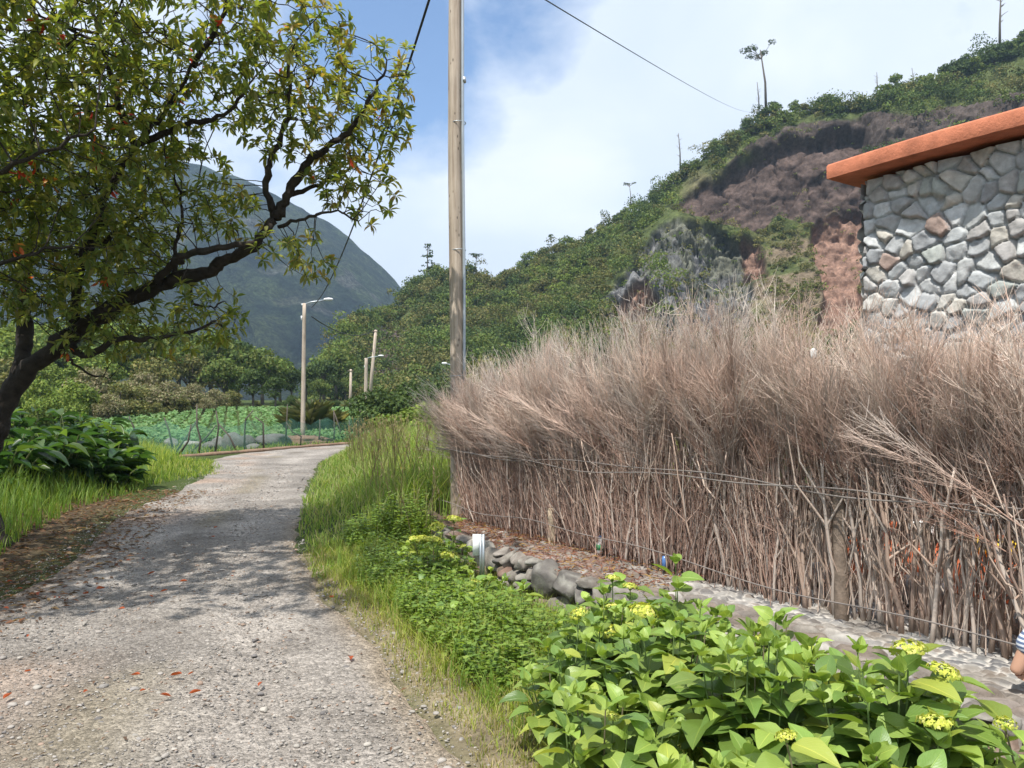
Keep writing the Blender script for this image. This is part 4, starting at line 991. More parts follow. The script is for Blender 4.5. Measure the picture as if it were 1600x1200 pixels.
# ---------------------------------------------------------------- brushwood fence
br = np.random.default_rng(505)
TW = np.array([(.28, .19, .155), (.34, .25, .21), (.22, .145, .12), (.40, .31, .265), (.30, .27, .25)])
TIP = np.array([(.62, .53, .47), (.52, .42, .36), (.72, .65, .58), (.46, .36, .31), (.60, .57, .53)])
STM = np.array([(.40, .33, .28), (.34, .27, .225), (.50, .43, .375), (.26, .20, .17), (.42, .385, .35)])
def brush(kind, seed):
    """one bundle of heath branches: local x along the fence (towards the pole), y to the road, z up"""
    r = np.random.default_rng(seed); mb = MB()
    dense = kind == 'dense'
    tint = np.array([1, .96, .93])*r.uniform(.95, 1.55); tint *= np.array([1.0, .965, .945])
    # main stems
    ns = 7 if dense else 4
    tops = []
    for i in range(ns):
        x0, y0 = r.normal(0, .055), r.normal(0, .045); rad = r.uniform(.006, .012) if dense else r.uniform(.010, .021)
        pts = [(x0, y0, -.06)]; x1, y1 = x0, y0; nseg = 7; dx = r.normal(0, .02)
        for k in range(nseg):
            x1 += dx+r.normal(0, .018); y1 += r.normal(0, .016); pts.append((x1, y1, -.06+(k+1)*1.25/nseg))
        cc = np.linspace(0, 1, nseg+1)[:, None]*(TW[r.integers(0, 5)]-STM[r.integers(0, 5)])*0+STM[r.integers(0, 5)]*r.uniform(.75, 1.2)
        tube(mb, pts, np.linspace(rad, rad*.45, nseg+1), 6, np.tile(cc[:1], (nseg+1, 1)), rough=.12); tops.append(np.array(pts))
        for k in range(3 if dense else 5):       # forks
            j = r.integers(2, nseg); b = np.array(pts[j]); a = r.random()*6.28; sp = r.uniform(.12, .4)
            e = b+np.array([math.cos(a)*sp*.8, math.sin(a)*sp*.4, r.uniform(.3, .7)]); m_ = (b+e)/2+np.array([math.cos(a)*sp*.2, math.sin(a)*.05, -.03])
            tube(mb, [b, m_, e], [rad*.55, rad*.4, rad*.2], 5, np.tile(STM[r.integers(0, 5)]*r.uniform(.8, 1.2), (3, 1)), cap=False); tops.append(np.array([b, m_, e]))
    # thin near-vertical sticks in the lower half
    n = 130 if dense else 22
    z0 = r.uniform(-.05, .35, n) if dense else r.uniform(-.05, .6, n); ln = r.uniform(.35, .95, n)
    x0 = r.normal(0, .085, n); y0 = r.normal(0, .06, n); lean = r.normal(0, .10, n); ly = r.normal(0, .05, n)
    t = np.linspace(0, 1, 5)[None, :]
    wob = r.normal(0, .009, (n, 5, 3)); wob[:, 0] = 0
    P = np.stack([x0[:, None]+lean[:, None]*t, y0[:, None]+ly[:, None]*t, z0[:, None]+ln[:, None]*t], -1)+wob
    tubes(mb, P, r.uniform(.002, .0055, n), .0012, 3, (TW if dense else STM)[r.integers(0, 5, n)]*r.uniform(.8, 1.25, (n, 1)))
    # short curly side twigs
    n = 170 if dense else 36
    b = np.stack([r.normal(0, .085, n), r.normal(.015, .06, n), r.uniform(.05, 1.0, n)], -1); d = norm(np.stack([r.normal(0, .6, n), r.normal(0, .35, n), r.uniform(.2, 1.1, n)], -1))
    L_ = r.uniform(.08, .26, n)[:, None]
    P = np.stack([b, b+d*L_*.4, b+d*L_*.7+r.normal(0, .02, (n, 3)), b+d*L_+np.array([0, 0, .05])], 1)
    tubes(mb, P, .0018, .0009, 3, (TW*1.1)[r.integers(0, 5, n)]*r.uniform(.8, 1.3, (n, 1)))
    # the brush head: broom-like sprigs, each a leading shoot with side twigs that hug it
    fan = r.normal(0, .10); ng = 13; t6 = np.linspace(0, 1, 7)[:, None]
    for g in range(ng):
        sp = r.normal(0, 1); b = np.array([sp*.055, r.normal(0, .05), r.uniform(.72, 1.30)])
        d = norm(np.array([.34*sp+fan+.07+r.normal(0, .20), r.normal(.17, .20), 1.0])); L0 = r.uniform(.55, 1.05); L0 = min(L0, (2.16+r.normal(0, .09)-b[2])/max(.5, d[2]))
        bend = r.normal(0, .16, 3); bend[2] = -.03
        main = b+d*L0*t6+bend*L0*t6**2*.6+np.cumsum(r.normal(0, .006, (7, 3)), 0)
        sh = r.uniform(.68, 1.38); grey = r.random() < .3
        c0 = (TW[4] if grey else TW[r.integers(0, 4)])*sh; c1 = TIP[r.integers(0, 5)]*(.75+.3*sh)
        cr = lambda Q: (lambda kk: c0*(1-kk)+c1*kk)(np.clip((Q[..., 2:]-1.2)/.8, 0, 1)**.8)
        tubes(mb, main[None], r.uniform(.0030, .0055), .0010, 4, cr(main)[None])
        m = 34; tt = r.uniform(.05, .9, m); idx = tt*6; i0 = idx.astype(int); fr_ = (idx-i0)[:, None]
        q = main[i0]*(1-fr_)+main[i0+1]*fr_; dd = norm(main[i0+1]-main[i0]); dd = norm(dd+r.normal(0, .30, (m, 3)))
        LL = (r.uniform(.16, .42, m)*(1.15-.5*tt))[:, None]; k4 = np.linspace(0, 1, 4)
        Q = q[:, None]+dd[:, None]*LL[:, None]*k4[None, :, None]+(norm(main[-1]-main[0])*.06)[None, None]*(k4**2)[None, :, None]+r.normal(0, .004, (m, 4, 3)); Q[:, 0] = q
        tubes(mb, Q, .0019, .0008, 3, cr(Q)*r.uniform(.8, 1.2, (m, 1, 1)))
        m2 = 46; ii = r.integers(0, m, m2); jj = r.integers(1, 3, m2); q = Q[ii, jj]; dd = norm(norm(Q[ii, jj+1]-Q[ii, jj])+r.normal(0, .48, (m2, 3))); LL = r.uniform(.06, .20, m2)[:, None]
        Q2 = np.stack([q, q+dd*LL*.5, q+dd*LL+np.array([0, 0, .02])], 1); tubes(mb, Q2, .0013, .0007, 3, cr(Q2)*r.uniform(.85, 1.25, (m2, 1, 1)))
    mb.c = [c*tint for c in mb.c]
    return mb
fenceE = empty('brushwood_fence', fence_pt(4, 0, 0)); tag(fenceE, 'tall bristling fence of dry brown heath branches held by wires', 'fence')
fo = np.array(fenceE.location)
dens = [brush('dense', 600+i).build('branch_bundle', M['twig'], fenceE) for i in range(6)]
spar = [brush('sparse', 700+i).build('branch_bundle', M['twig'], fenceE) for i in range(5)]
used = set(); ROT = math.atan2(FD[1], FD[0])
NB = 92
for i in range(NB):
    s = .42+i*(8.65/NB)+br.normal(0, .02)
    dn = s < 4.5 or (s < 5.3 and br.random() < .5)
    src = dens[br.integers(0, 6)] if dn else spar[br.integers(0, 5)]
    if src.name in used: o = src.copy(); COL.objects.link(o); o.parent = fenceE
    else: o = src; used.add(src.name)
    flip = 0
    hz = np.interp(s, [0, .8, 1.6, 3.2, 4.2, 5.3, 6.2, 9], [.84, .90, .97, 1.10, 1.08, 1.0, .97, .98])*br.uniform(.86, 1.09)
    p = fence_pt(s, br.normal(0, .05), 0)-fo; p[2] = .235-fo[2]
    o.location = p; g_ = .26*(1-smooth(1.0, 4.2, s))+.10*math.sin(s*2.9)+.09*math.sin(s*5.3+1); o.rotation_euler = (0, 0, 0); o.rotation_euler = (Matrix.Rotation(g_+br.normal(0, .04), 3, Vector(FN)) @ Matrix.Rotation(ROT+br.normal(0, .3)+(math.pi if br.random() < .14 and s > .7 else 0), 3, 'Z')).to_euler(); o.scale = (1, 1, hz)
# fill behind: one loose mass of fine twigs (uncountable)
mb = MB(); n = 5200
s = br.uniform(.3, 9.1, n); hz = np.interp(s, [0, .8, 1.6, 3.2, 4.2, 5.3, 6.2, 9], [.86, .93, 1.0, 1.13, 1.10, 1.03, 1.0, 1.0])
z0 = br.uniform(.62, 1.7, n)*hz; ln = br.uniform(.25, .7, n)*hz
cl2 = np.sin(s*5.1+1)+np.sin(s*2.3)*.8+br.normal(0, .7, n)
al = .26*cl2+.10+.25*(1-smooth(1.0, 4.2, s)); ac = br.normal(.03, .2, n); b = POLE-FD*s[:, None]+FN*(br.normal(-.03, .09, n)+.09*smooth(.7, 1.3, z0))[:, None]; b[:, 2] = .24+z0
t = np.linspace(0, 1, 4)[None, :, None]
P = b[:, None]+t*ln[:, None, None]*(FD*al[:, None]+FN*ac[:, None]+np.array([0, 0, 1.]))[:, None]+br.normal(0, .008, (n, 4, 3))
lim = (.24+2.14*hz)[:, None]; P[..., 2] = np.minimum(P[..., 2], lim+br.uniform(-.1, .06, (n, 1)))
c0 = TW[br.integers(0, 5, n)]; c1 = TIP[br.integers(0, 5, n)]; kk = np.clip((P[..., 2:]-1.4)/.9, 0, 1)
tubes(mb, P-fo, br.uniform(.0012, .0026, n), .0008, 3, (c0[:, None]*(1-kk)+c1[:, None]*kk)*br.uniform(.75, 1.2, (n, 1, 1)))
o = mb.build('loose_twigs', M['twig'], fenceE); o['kind'] = 'stuff'
# posts
def fpost(s, off, z1, rad, m_, lab=None, lean=0):
    mb = MB(); zs = np.linspace(.1, z1, 7); pts = [fence_pt(s+lean*(z-.1)+.012*math.sin(z*5), off, 0) for z in zs]
    pts = np.array(pts); pts[:, 2] = zs
    tube(mb, pts-fo, np.linspace(rad*1.1, rad*.9, 7), 10, rough=.06); o = mb.build('post', m_, fenceE, smooth_=True)
    if lab: o['label'] = lab
M['pale_wood'] = mat('pale_wood', (.52, .42, .30), .8, nscale=10, namt=.25)
fpost(2.25, .12, .62, .042, M['pale_wood'], 'short pale peeled stake')
fpost(5.62, .10, 1.28, .048, M['post'], 'thick grey weathered post')
fpost(4.0, -.02, 1.3, .035, M['post']); fpost(7.6, .05, 1.3, .045, M['post']); fpost(.55, .0, 1.2, .035, M['post'])
# wires
def fwire(zf, z0, z1, off, seed):
    r = np.random.default_rng(seed); ss = np.linspace(-.1, 9.1, 64); sag = .03*np.sin(ss*1.3+seed)+.018*np.sin(ss*3.1+seed*2)
    pts = np.array([fence_pt(a, off+.015*math.sin(a*4+seed), 0) for a in ss]); pts[:, 2] = np.interp(ss, [0, 7.0, 9], [z0, z1, z1])+sag
    mb = MB(); tube(mb, pts-fo, .0055, 5); mb.build('wire', M['wire'], fenceE, smooth_=True)
fwire(0, 1.12, 1.10, .255, 1); fwire(0, .48, .36, .215, 4); fwire(0, 1.145, 1.13, .235, 3)

# ---------------------------------------------------------------- main utility pole
pe = empty('utility_pole', (POLE[0], POLE[1], 0)); tag(pe, 'tall knotty wooden utility pole at the left end of the brush fence', 'utility pole')
mb = MB(); zs = np.linspace(-.3, 8.1, 40); pts = np.stack([.012*np.sin(zs*.9)-.004*zs, 0*zs, zs], -1)
tube(mb, pts, np.linspace(.098, .083, 40), 24, rough=.012); mb.build('shaft', M['pole_wood'], pe, smooth_=True)
mb = MB(); zs = np.linspace(2.0, 8.0, 30); px = .075+.020*smooth(5.6, 3, zs)+.0*zs
tube(mb, np.stack([px, -.068+0*zs, zs], -1), .021, 10, rough=0); tube(mb, np.stack([px[:2], -.068+0*zs[:2], np.array([5.93, 6.0])], -1), .027, 10)
mb.build('conduit_pipe', M['steel'], pe, smooth_=True)
for z in (3.75, 5.42, 2.1, 7.2):
    mb = MB(); an = np.linspace(0, 2*math.pi, 25); tube(mb, np.stack([np.cos(an)*.103+.008, np.sin(an)*.10, np.full(25, z)+.006*np.cos(an)], -1), .006, 5, cap=False)
    mb.build('strap', M['steel'], pe, smooth_=True)
mb = MB(); box(mb, (0, 0, 7.85), (.9, .07, .07)); mb.build('crossarm', M['post'], pe)
# small lamp arm seen just left of the pole, belongs to a farther lamp post
# ---------------------------------------------------------------- lamp post by the bend
def lamp_post(u, v, Y, H, arm, label, arm_z=0, r0=.10):
    p = W(u, v, Y); o = empty('lamp_post', (p[0], Y, 0)); mb = MB()
    zs = np.linspace(-.1, H, 10); tube(mb, np.stack([.012*zs, 0*zs, zs], -1), np.linspace(r0*1.15, r0*.8, 10), 14); mb.build('shaft', M['pole_wood'], o, smooth_=True)
    mb = MB(); x0 = .012*H; tube(mb, [(x0, 0, H-.25), (x0+.05*arm, 0, H-.02), (x0+.25*arm, 0, H+.06), (x0+arm*.8, 0, H+.16)], .032, 8); ao = mb.build('lamp_arm', M['steel'], o, smooth_=True)
    mb = MB()
    for a, (wy, hz_) in ((.72, (.05, .05)), (.8, (.09, .07)), (.95, (.11, .08)), (1.08, (.07, .04))): pass
    prof = [(.74, .04, .04), (.80, .085, .065), (.92, .11, .08), (1.04, .10, .06), (1.09, .03, .02)]
    an = np.arange(12)/12*2*math.pi; V = np.array([[(x0+a*arm, wy*math.cos(t), H+.17+.02*a+max(hz_*math.sin(t), -.03)) for t in an] for a, wy, hz_ in prof])
    gridmesh(mb, np.concatenate([V, V[:, :1]], 1)); mb.build('lamp_head', M['lampwhite'], o, smooth_=True)
    mb = MB(); box(mb, (x0+arm*.93, 0, H+.14), (arm*.22, .14, .03)); mb.build('lens', M['lensglass'], o)
    mb = MB(); tube(mb, [(x0-.1, 0, H-.1), (x0-.1, 0, H-.02)], .05, 8); tube(mb, [(x0-.12, -.05, H-.8), (x0-.12, -.05, H-.6)], .035, 8); mb.build('insulator', M['lampwhite'], o)
    return tag(o, label, 'lamp post')
lamp_post(473, 688, 36.5, 6.6, 1.25, 'wooden street lamp post beside the net fence at the bend')
lamp_post(571, 612, 62, 5.6, 1.3, 'distant wooden post with small lamp before the red earth bank', r0=.16)
def plain_pole(u, v0, v1, Y, label, r0=.09):
    a = W(u, v0, Y); H = W(u, v1, Y)[2]-a[2]; o = empty('utility_pole', (a[0], Y, a[2])); mb = MB(); tube(mb, [(0, 0, -.5), (.02*H, 0, H)], [r0*1.1, r0*.8], 10); mb.build('shaft', M['pole_wood'], o, smooth_=True)
    mb = MB(); box(mb, (.02*H-.02, -.1, H-.15), (.5, .06, .06)); mb.build('crossarm', M['post'], o); return tag(o, label, 'utility pole')
plain_pole(547, 640, 577, 70, 'short grey pole left of the distant lamp post', .13)
p = W(575, 640, 66); o = plain_pole(576, 640, 515, 66, 'bleached leaning pole behind the distant lamp post', .15); o.rotation_euler = (0, R(4), 0)
lamp_post(716, 620, 48, 4.2, -1.0, 'far lamp post mostly hidden behind the big pole, its head showing left of it')

def cable(name, a, b, sag, rad, label, n=40):
    t = np.linspace(0, 1, n)[:, None]; P = np.array(a)*(1-t)+np.array(b)*t; P[:, 2] -= 4*sag*(t*(1-t))[:, 0]
    mb = MB(); tube(mb, P, rad, 5); return tag(mb.build(name, M['cable'], smooth_=True), label, 'cable')
top = np.array([POLE[0]-.05, POLE[1], 7.75]); lt = W(487, 480, 36.5)
cable('power_cable', top+np.array([-.1, 0, 0]), lt, .85, .02, 'thick black overhead cable sagging from the big pole to the bend lamp post')
cable('power_cable', lt+np.array([0, 0, -.45]), W(576, 520, 66), .5, .03, 'short dark cable running from the bend lamp post towards the hill')
cable('power_cable', np.array([POLE[0]+.02, POLE[1], 7.74]), W(1184, 172, 192), 1.2, .012, 'thin line crossing the open sky from the big pole to the ridge')

# ---------------------------------------------------------------- stone building behind the fence
C0 = np.array([3.47, 7.5, 0]); EL = -FD                      # wall runs from its far corner C0 towards the camera
bl = empty('stone_building', (C0[0], C0[1], 0)); tag(bl, 'grey river stone building with a thick orange roof slab behind the fence', 'building')
bo = np.array([C0[0], C0[1], 0]); HB = 3.90; LB = 6.5; DB = 4.0
def stone_wall_mesh(mb, origin, ax, nrm_, length, height, step, seed, cell=.152):
    a = np.arange(0, length+step, step); h = np.arange(0.1, height, step); A_, H_ = np.meshgrid(a, h, indexing='ij')
    P2 = np.stack([A_, H_], -1); wb = np.stack([fbm(np.stack([A_*4, H_*4, A_*0], -1), 3, seed), fbm(np.stack([A_*4, H_*4, A_*0+3], -1), 3, seed+1)], -1)-.5
    # irregular cells: the lattice is warped so that stones differ in size
    wp = P2+wb*.10+np.stack([np.sin(H_*3.1+A_)*.05, np.sin(A_*2.3)*.06], -1)
    f1, f2, idn, bx = voro(wp, cell, seed, .92, 1.12)
    g1, g2, idp, _ = voro(wp+.5, cell*.45, seed+3, .9)
    e = f2-f1; stone = smooth(.01, .17, e)**.6
    tilt = bx[..., 0]*(_hash((idn*1e4).astype(np.int64), (idn*0).astype(np.int64), (idn*0).astype(np.int64), 3)-.5)*.07+bx[..., 1]*(_hash((idn*1e4).astype(np.int64), (idn*0).astype(np.int64), (idn*0).astype(np.int64), 4)-.6)*.08
    dp = stone*(.062+.035*(idn-.5))+tilt*stone+.014*(fbm(np.stack([A_*14, H_*14, A_*0], -1), 3, seed+5)-.5)
    dp = dp+.007*(fbm(np.stack([A_*45, H_*45, A_*0], -1), 3, seed+12)-.5)*stone+.034*(fbm(np.stack([A_*5+idn*40, H_*5, idn*30], -1), 3, seed+6)-.5)*stone*2
    PP = origin[None, None]+ax*A_[..., None]+nrm_*dp[..., None]; PP[..., 2] = H_
    cc = np.array([(.33, .345, .35), (.40, .41, .41), (.29, .30, .305), (.44, .45, .45), (.36, .37, .365), (.24, .25, .26), (.38, .36, .32), (.31, .30, .29), (.30, .32, .30), (.42, .41, .38)])[(idn*9.99).astype(int)]
    cc = cc*(1.0+.45*fbm(np.stack([A_*9, H_*9, A_*0], -1), 4, seed+8))[..., None]
    mk = smooth(.03, .10, e)[..., None]; cc = np.where((idn > .99)[..., None], np.array((.33, .25, .215)), cc); cc = np.array((.40, .405, .40))*(1-mk)+cc*mk
    dust = (smooth(.45, .7, fbm(np.stack([A_*2.5, H_*2.5, A_*0], -1), 3, seed+9))*.35)[..., None]; cc = cc*(1-dust)+np.array((.50, .50, .49))*dust
    gridmesh(mb, PP, cc)
mb = MB(); stone_wall_mesh(mb, np.zeros(3), EL, FN, 3.4, HB, .0135, 31)
far_ = MB(); stone_wall_mesh(mb, EL*3.4135, EL, FN, LB-3.4135, HB, .04, 31)
mb.build('front_wall', M['stone'], bl, smooth_=True)
mb = MB(); stone_wall_mesh(mb, -FN*DB, FN, FD, DB, HB, .035, 35); mb.build('end_wall', M['stone'], bl, smooth_=True)
mb = MB()
V = []
for a, d in ((0.02, -.02), (LB, -.02), (LB, -DB), (0.02, -DB)): V.append(EL*a+FN*d)
V = np.array(V); V = np.vstack([V, V+np.array([0, 0, HB-.02])]); mb.add(V, [[0, 1, 5, 4], [1, 2, 6, 5], [2, 3, 7, 6], [3, 0, 4, 7], [4, 5, 6, 7]], (.3, .3, .3)); mb.build('wall_core', M['stone'], bl)
# roof slab: rounded, slightly uneven edge; overhangs the corner
def slab(mb, a0, a1, d0, d1, z0, z1, r_=.025, n=60):
    aa = np.linspace(a0, a1, n); prof = [(d1-.002, z0), (d1+0, z0+r_), (d1+0, z1-r_), (d1-r_, z1), (d0, z1), (d0, z0), (d1-.03, z0)]
    V = np.array([[EL*a+FN*d+np.array([0, 0, z+.012*math.sin(a*2.1)*(1 if z > z0+.05 else .5)]) for d, z in prof] for a in aa])
    V += (fbm(V*6, 3, 77)[..., None]-.5)*.018
    V[:, -1] = V[:, 0]; gridmesh(mb, V)
    k = mb.n
    for idx in (0, n-1):
        c = V[idx, :-1]; mb.add(c, [list(range(6))] if idx else [list(range(5, -1, -1))])
mb = MB(); slab(mb, -.235, LB+.3, -DB-.3, .31, HB+.03, HB+.178); mb.build('roof_slab', M['orange_paint'], bl)

# orange garden bench wall seen low between the branches, with odds and ends on it
gE = empty('garden_bench', fence_pt(6.3, -1.5, .2)); tag(gE, 'low orange painted garden bench wall glimpsed through the bare lower branches', 'bench'); go_ = np.array(gE.location)
mb = MB(); box(mb, fence_pt(6.4, -1.5, .37)-go_-np.array([0, 0, POLE[2]]), (3.4, .35, .30), dirx=FD[:2]); mb.build('seat_wall', M['orange_low'], gE)
mb = MB(); box(mb, fence_pt(6.4, -1.72, .58)-go_-np.array([0, 0, POLE[2]]), (3.4, .10, .16), dirx=FD[:2]); mb.build('backrest', M['orange_low'], gE)
def small_box(name, s, off, z, size, mt, label, cat):
    mb = MB(); box(mb, (0, 0, size[2]/2), size, dirx=FD[:2])
    v = mb.v[0]; v[4:] *= np.array([.86, .86, 1]); o = mb.build(name, M[mt]); p = fence_pt(s, off, 0); o.location = (p[0], p[1], z); return tag(o, label, cat)
small_box('cushion', 5.9, -1.5, .53, (.34, .2, .13), 'yellow', 'small yellow cushion on the orange bench behind the thick post', 'cushion')
small_box('storage_box', 5.3, -1.5, .53, (.26, .2, .2), 'white_plastic', 'white box on the orange bench left of the yellow cushion', 'box')
small_box('storage_box', 6.75, -1.5, .53, (.22, .2, .2), 'white_plastic', 'white box on the orange bench nearest the right edge', 'box')
def rubble(name, s, off, sz, seed, label):
    v, f = rock_shape(ICO3, seed, .25); mb = MB(); p = fence_pt(s, off, .25); mb.add(v*np.array(sz), f, (.33, .31, .29)); o = mb.build(name, M['rock']); o.location = p; return tag(o, label, 'rock')
rubble('garden_rock', 5.7, -.8, (.22, .18, .15), 5, 'grey rock behind the thick fence post'); rubble('garden_rock', 6.6, -.75, (.25, .16, .16), 6, 'grey rock behind the lower branches at the right'); rubble('garden_rock', 4.9, -.7, (.16, .14, .1), 7, 'small rock behind the branches left of the thick post')
# plastic bottle at the fence foot
be = empty('drink_bottle', fence_pt(3.05, .12, .22)); tag(be, 'small clear and blue plastic bottle on the ledge at the fence foot', 'bottle')
mb = MB(); zz_ = np.array([0, .005, .10, .125, .15]); tube(mb, np.stack([0*zz_, 0*zz_, zz_], -1), [.028, .032, .032, .02, .012], 12); mb.build('bottle_body', M['white_plastic'], be, smooth_=True)
mb = MB(); tube(mb, [(0, 0, .03), (0, 0, .085)], .0335, 12); mb.build('label_band', mat('band', (.05, .30, .12), .4), be)
mb = MB(); tube(mb, [(0, 0, .145), (0, 0, .168)], .015, 10); mb.build('bottle_cap', M['bottle'], be)
mb = MB(); tube(mb, [(0, 0, 0), (0, 0, .09), (0, 0, .12)], [.024, .024, .018], 10); o = mb.build('drink_can', M['bottle']); o.location = fence_pt(3.95, .14, .22); tag(o, 'small blue can half hidden at the fence foot behind hydrangea leaves', 'can')
# white plastic marker by the left end of the wall
we = empty('marker_post', W(746, 900, 6.9)); tag(we, 'white plastic marker board on a thin grey post at the wall end', 'marker')
mb = MB(); box(mb, (-.01, 0, .28), (.065, .015, .19)); mb.build('board', M['white_plastic'], we); mb = MB(); box(mb, (.055, -.02, .17), (.022, .022, .42)); box(mb, (.03, -.02, .17), (.02, .02, .42)); mb.build('post', M['steel'], we)
# scrap caught in the branches
mb = MB(); v, f = rock_shape(ICO2, 8, .4); mb.add(v*np.array([.03, .012, .045]), f); o = mb.build('paper_scrap', M['white_plastic']); o.location = W(1275, 556, 5.75)+np.array([-.1, -.2, 0]); tag(o, 'pale scrap caught among the twigs of the fence top', 'scrap')

# ---------------------------------------------------------------- net fence with crooked stakes, kerb, boulders
kb = MB(); kp = catmull(np.array([(-12.2, 23.0), (-10.8, 25.6), (-9.4, 29.3), (-7.75, 33.6), (-4.5, 38.2), (1, 41.6), (9, 44)]), 12)
tube(kb, np.concatenate([kp, np.full((len(kp), 1), .03)], 1), .085, 6, rough=.25)
tag(kb.build('kerb', mat('kerb_earth', (.23, .15, .10), .9, nscale=5, namt=.3)), kind='structure')
nf_ = empty('net_fence', (-9.5, 31, 0)); tag(nf_, 'crooked stake fence hung with fine green netting beside the bend', 'fence'); no = np.array([-9.5, 31, 0])
def stake(pts, Y, r0=.04, sub=None):
    base = W(pts[-1][0], pts[-1][1], Y); sc = Y/F; mb = MB()
    P = []
    for i, (u, v) in enumerate(pts[::-1]): P.append([(u-U0)*sc, Y+.1*math.sin(i*2.), EYE+(V0-v)*sc])
    P = np.array(P); P[0, 2] = -.05
    if len(P) == 2: P = np.array([P[0], P.mean(0)+np.array([.04, 0, 0]), P[1]])
    tube(mb, P-no, np.linspace(r0, r0*.55, len(P)), 7, rough=.15); return mb.build('stake', M['bark_far'], nf_)
for pts, Y in [([(203, 651), (207, 668), (212, 700)], 27), ([(258, 652), (262, 672), (272, 702)], 28), ([(308, 632), (309, 665), (312, 688), (310, 712)], 27.2), ([(307, 660), (290, 682), (272, 705)], 27.6), ([(300, 663), (292, 690), (278, 712)], 27.0), ([(339, 642), (340, 668), (336, 710)], 27.6), ([(341, 660), (358, 683), (372, 706)], 28), ([(339, 664), (322, 682), (296, 700)], 28.4), ([(396, 641), (385, 655), (381, 672), (382, 704)], 29), ([(400, 651), (410, 662), (412, 700)], 29.4), ([(450, 632), (447, 660), (446, 690)], 33), ([(448, 660), (458, 675), (470, 682), (469, 692)], 33), ([(522, 643), (522, 668), (521, 692)], 35.6), ([(499, 655), (497, 690)], 35), ([(545, 657), (544, 688)], 37.5), ([(562, 640), (556, 688)], 39), ([(563, 642), (572, 686)], 39), ([(520, 640), (536, 676)], 38)]:
    stake(pts, Y)
m, nt, out = new_mat('net'); M['net'] = m
d = nd(nt, 'ShaderNodeBsdfDiffuse'); d.inputs[0].default_value = (.16, .36, .27, 1); tr = nd(nt, 'ShaderNodeBsdfTransparent'); mx = nd(nt, 'ShaderNodeMixShader')
tc = nd(nt, 'ShaderNodeTexCoord'); fc = ramp(nt, noise(nt, tc.outputs['Object'], 1.1, 4), [(.3, .22), (.7, .46)])
nt.links.new(fc, mx.inputs[0]); nt.links.new(tr.outputs[0], mx.inputs[1]); nt.links.new(d.outputs[0], mx.inputs[2]); nt.links.new(mx.outputs[0], out.inputs[0])
line = catmull(np.array([(-14.5, 24.5), (-12.4, 27), (-11.3, 27.4), (-10.7, 28.0), (-9.7, 29.6), (-9.1, 33.2), (-8.0, 35.6), (-7.2, 38.5), (-6.6, 39.5)]), 10)
hN = np.linspace(0, 1, 9); V = np.zeros((len(line), 9, 3)); V[..., :2] = line[:, None]; tp = 1.05+.12*np.sin(np.arange(len(line))*.7)+.05*np.sin(np.arange(len(line))*1.9)
V[..., 2] = hN[None]*tp[:, None]; V[..., 0] += .05*np.sin(np.arange(len(line))[:, None]*.9+hN[None]*4); mb = MB(); gridmesh(mb, V-no); mb.build('netting', M['net'], nf_, smooth_=True)
RKC = [(.13, .125, .12), (.18, .17, .16), (.10, .095, .09)]
for i, (u, v, Y, sx, sz_, lab) in enumerate([(366, 706, 31, .75, .55, 'largest grey boulder behind the forked stakes of the net fence'), (342, 700, 32, .5, .38, 'rounded boulder left of the largest one behind the net'), (384, 698, 33, .6, .42, 'dark boulder right of the largest one behind the net'), (425, 696, 34, 1.3, .45, 'long low grey boulder left of the lamp post'), (396, 706, 30.5, .45, .2, 'flat stone at the kerb behind the net'), (330, 706, 31, .5, .25, 'pale low stone behind the crossed stakes'), (268, 700, 33, .45, .3, 'pale stone near the left end of the net'), (300, 700, 33, .6, .22, 'pale flat stone between the left stakes')]):
    sx *= .72; sz_ *= .8; v_, f_ = rock_shape(ICO3, 300+i, .25); mb = MB(); mb.add(v_*np.array([sx, sx*.7, sz_]), f_, np.array(RKC[i % 3])*(1.35 if 'pale' in lab else 1)); o = mb.build('boulder', M['rock'], smooth_=False); p = W(u, v, Y); o.location = (p[0], Y, sz_*.45); tag(o, lab, 'boulder')
v_, f_ = ICO4; mb = MB(); mb.add((v_*(1+(fbm(v_*3, 4, 5)[:, None]-.5)*.9))*np.array([1.5, .7, .32]), f_, (.19, .12, .085)); o = mb.build('earth_pile', M['rock']); p = W(470, 690, 35.6); o.location = (p[0], 35.4, .02); tag(o, 'heap of brown earth and rubble around the foot of the lamp post', 'earth heap')

# ---------------------------------------------------------------- sword-leaved clump and broad-leaved shrub
def sword_plant(u, v, Y, H, n, seed, label):
    r = np.random.default_rng(seed); p = W(u, v, Y); g0 = float(gh(np.array(p[0]), np.array(float(Y)))); o = empty('flax_plant', (p[0], Y, g0)); mb = MB()
    x = r.normal(0, .22, n); y = r.normal(0, .2, n); tv, tf, uvv = leaf_tmpl(1, .075, 5, .30, .3, .4)
    a = r.random(n)*6.28; el = r.uniform(.85, 1.5, n); d = np.stack([np.cos(a)*np.cos(el), np.sin(a)*np.cos(el), np.sin(el)], -1)
    inst(mb, tv, tf, np.stack([x, y, 0*x], -1), frame(d, np.array([0, 0, 1.])+randdir(n, r)*.2), H*r.uniform(.7, 1.1, n), np.array([(.20, .20, .10), (.14, .16, .07), (.28, .26, .15), (.10, .12, .05)])[r.integers(0, 4, n)])
    mb.build('leaves', M['leaf'], o); return tag(o, label, 'flax plant', 'sword leaved flax by the lamp post')
sword_plant(490, 650, 44, 2.1, 150, 1, 'largest sword leaved flax clump just right of the lamp post'); sword_plant(462, 652, 45, 1.7, 90, 2, 'sword leaved flax clump left of the lamp post'); sword_plant(516, 652, 46, 1.7, 90, 3, 'smaller sword leaved flax clump farthest right of the lamp post')

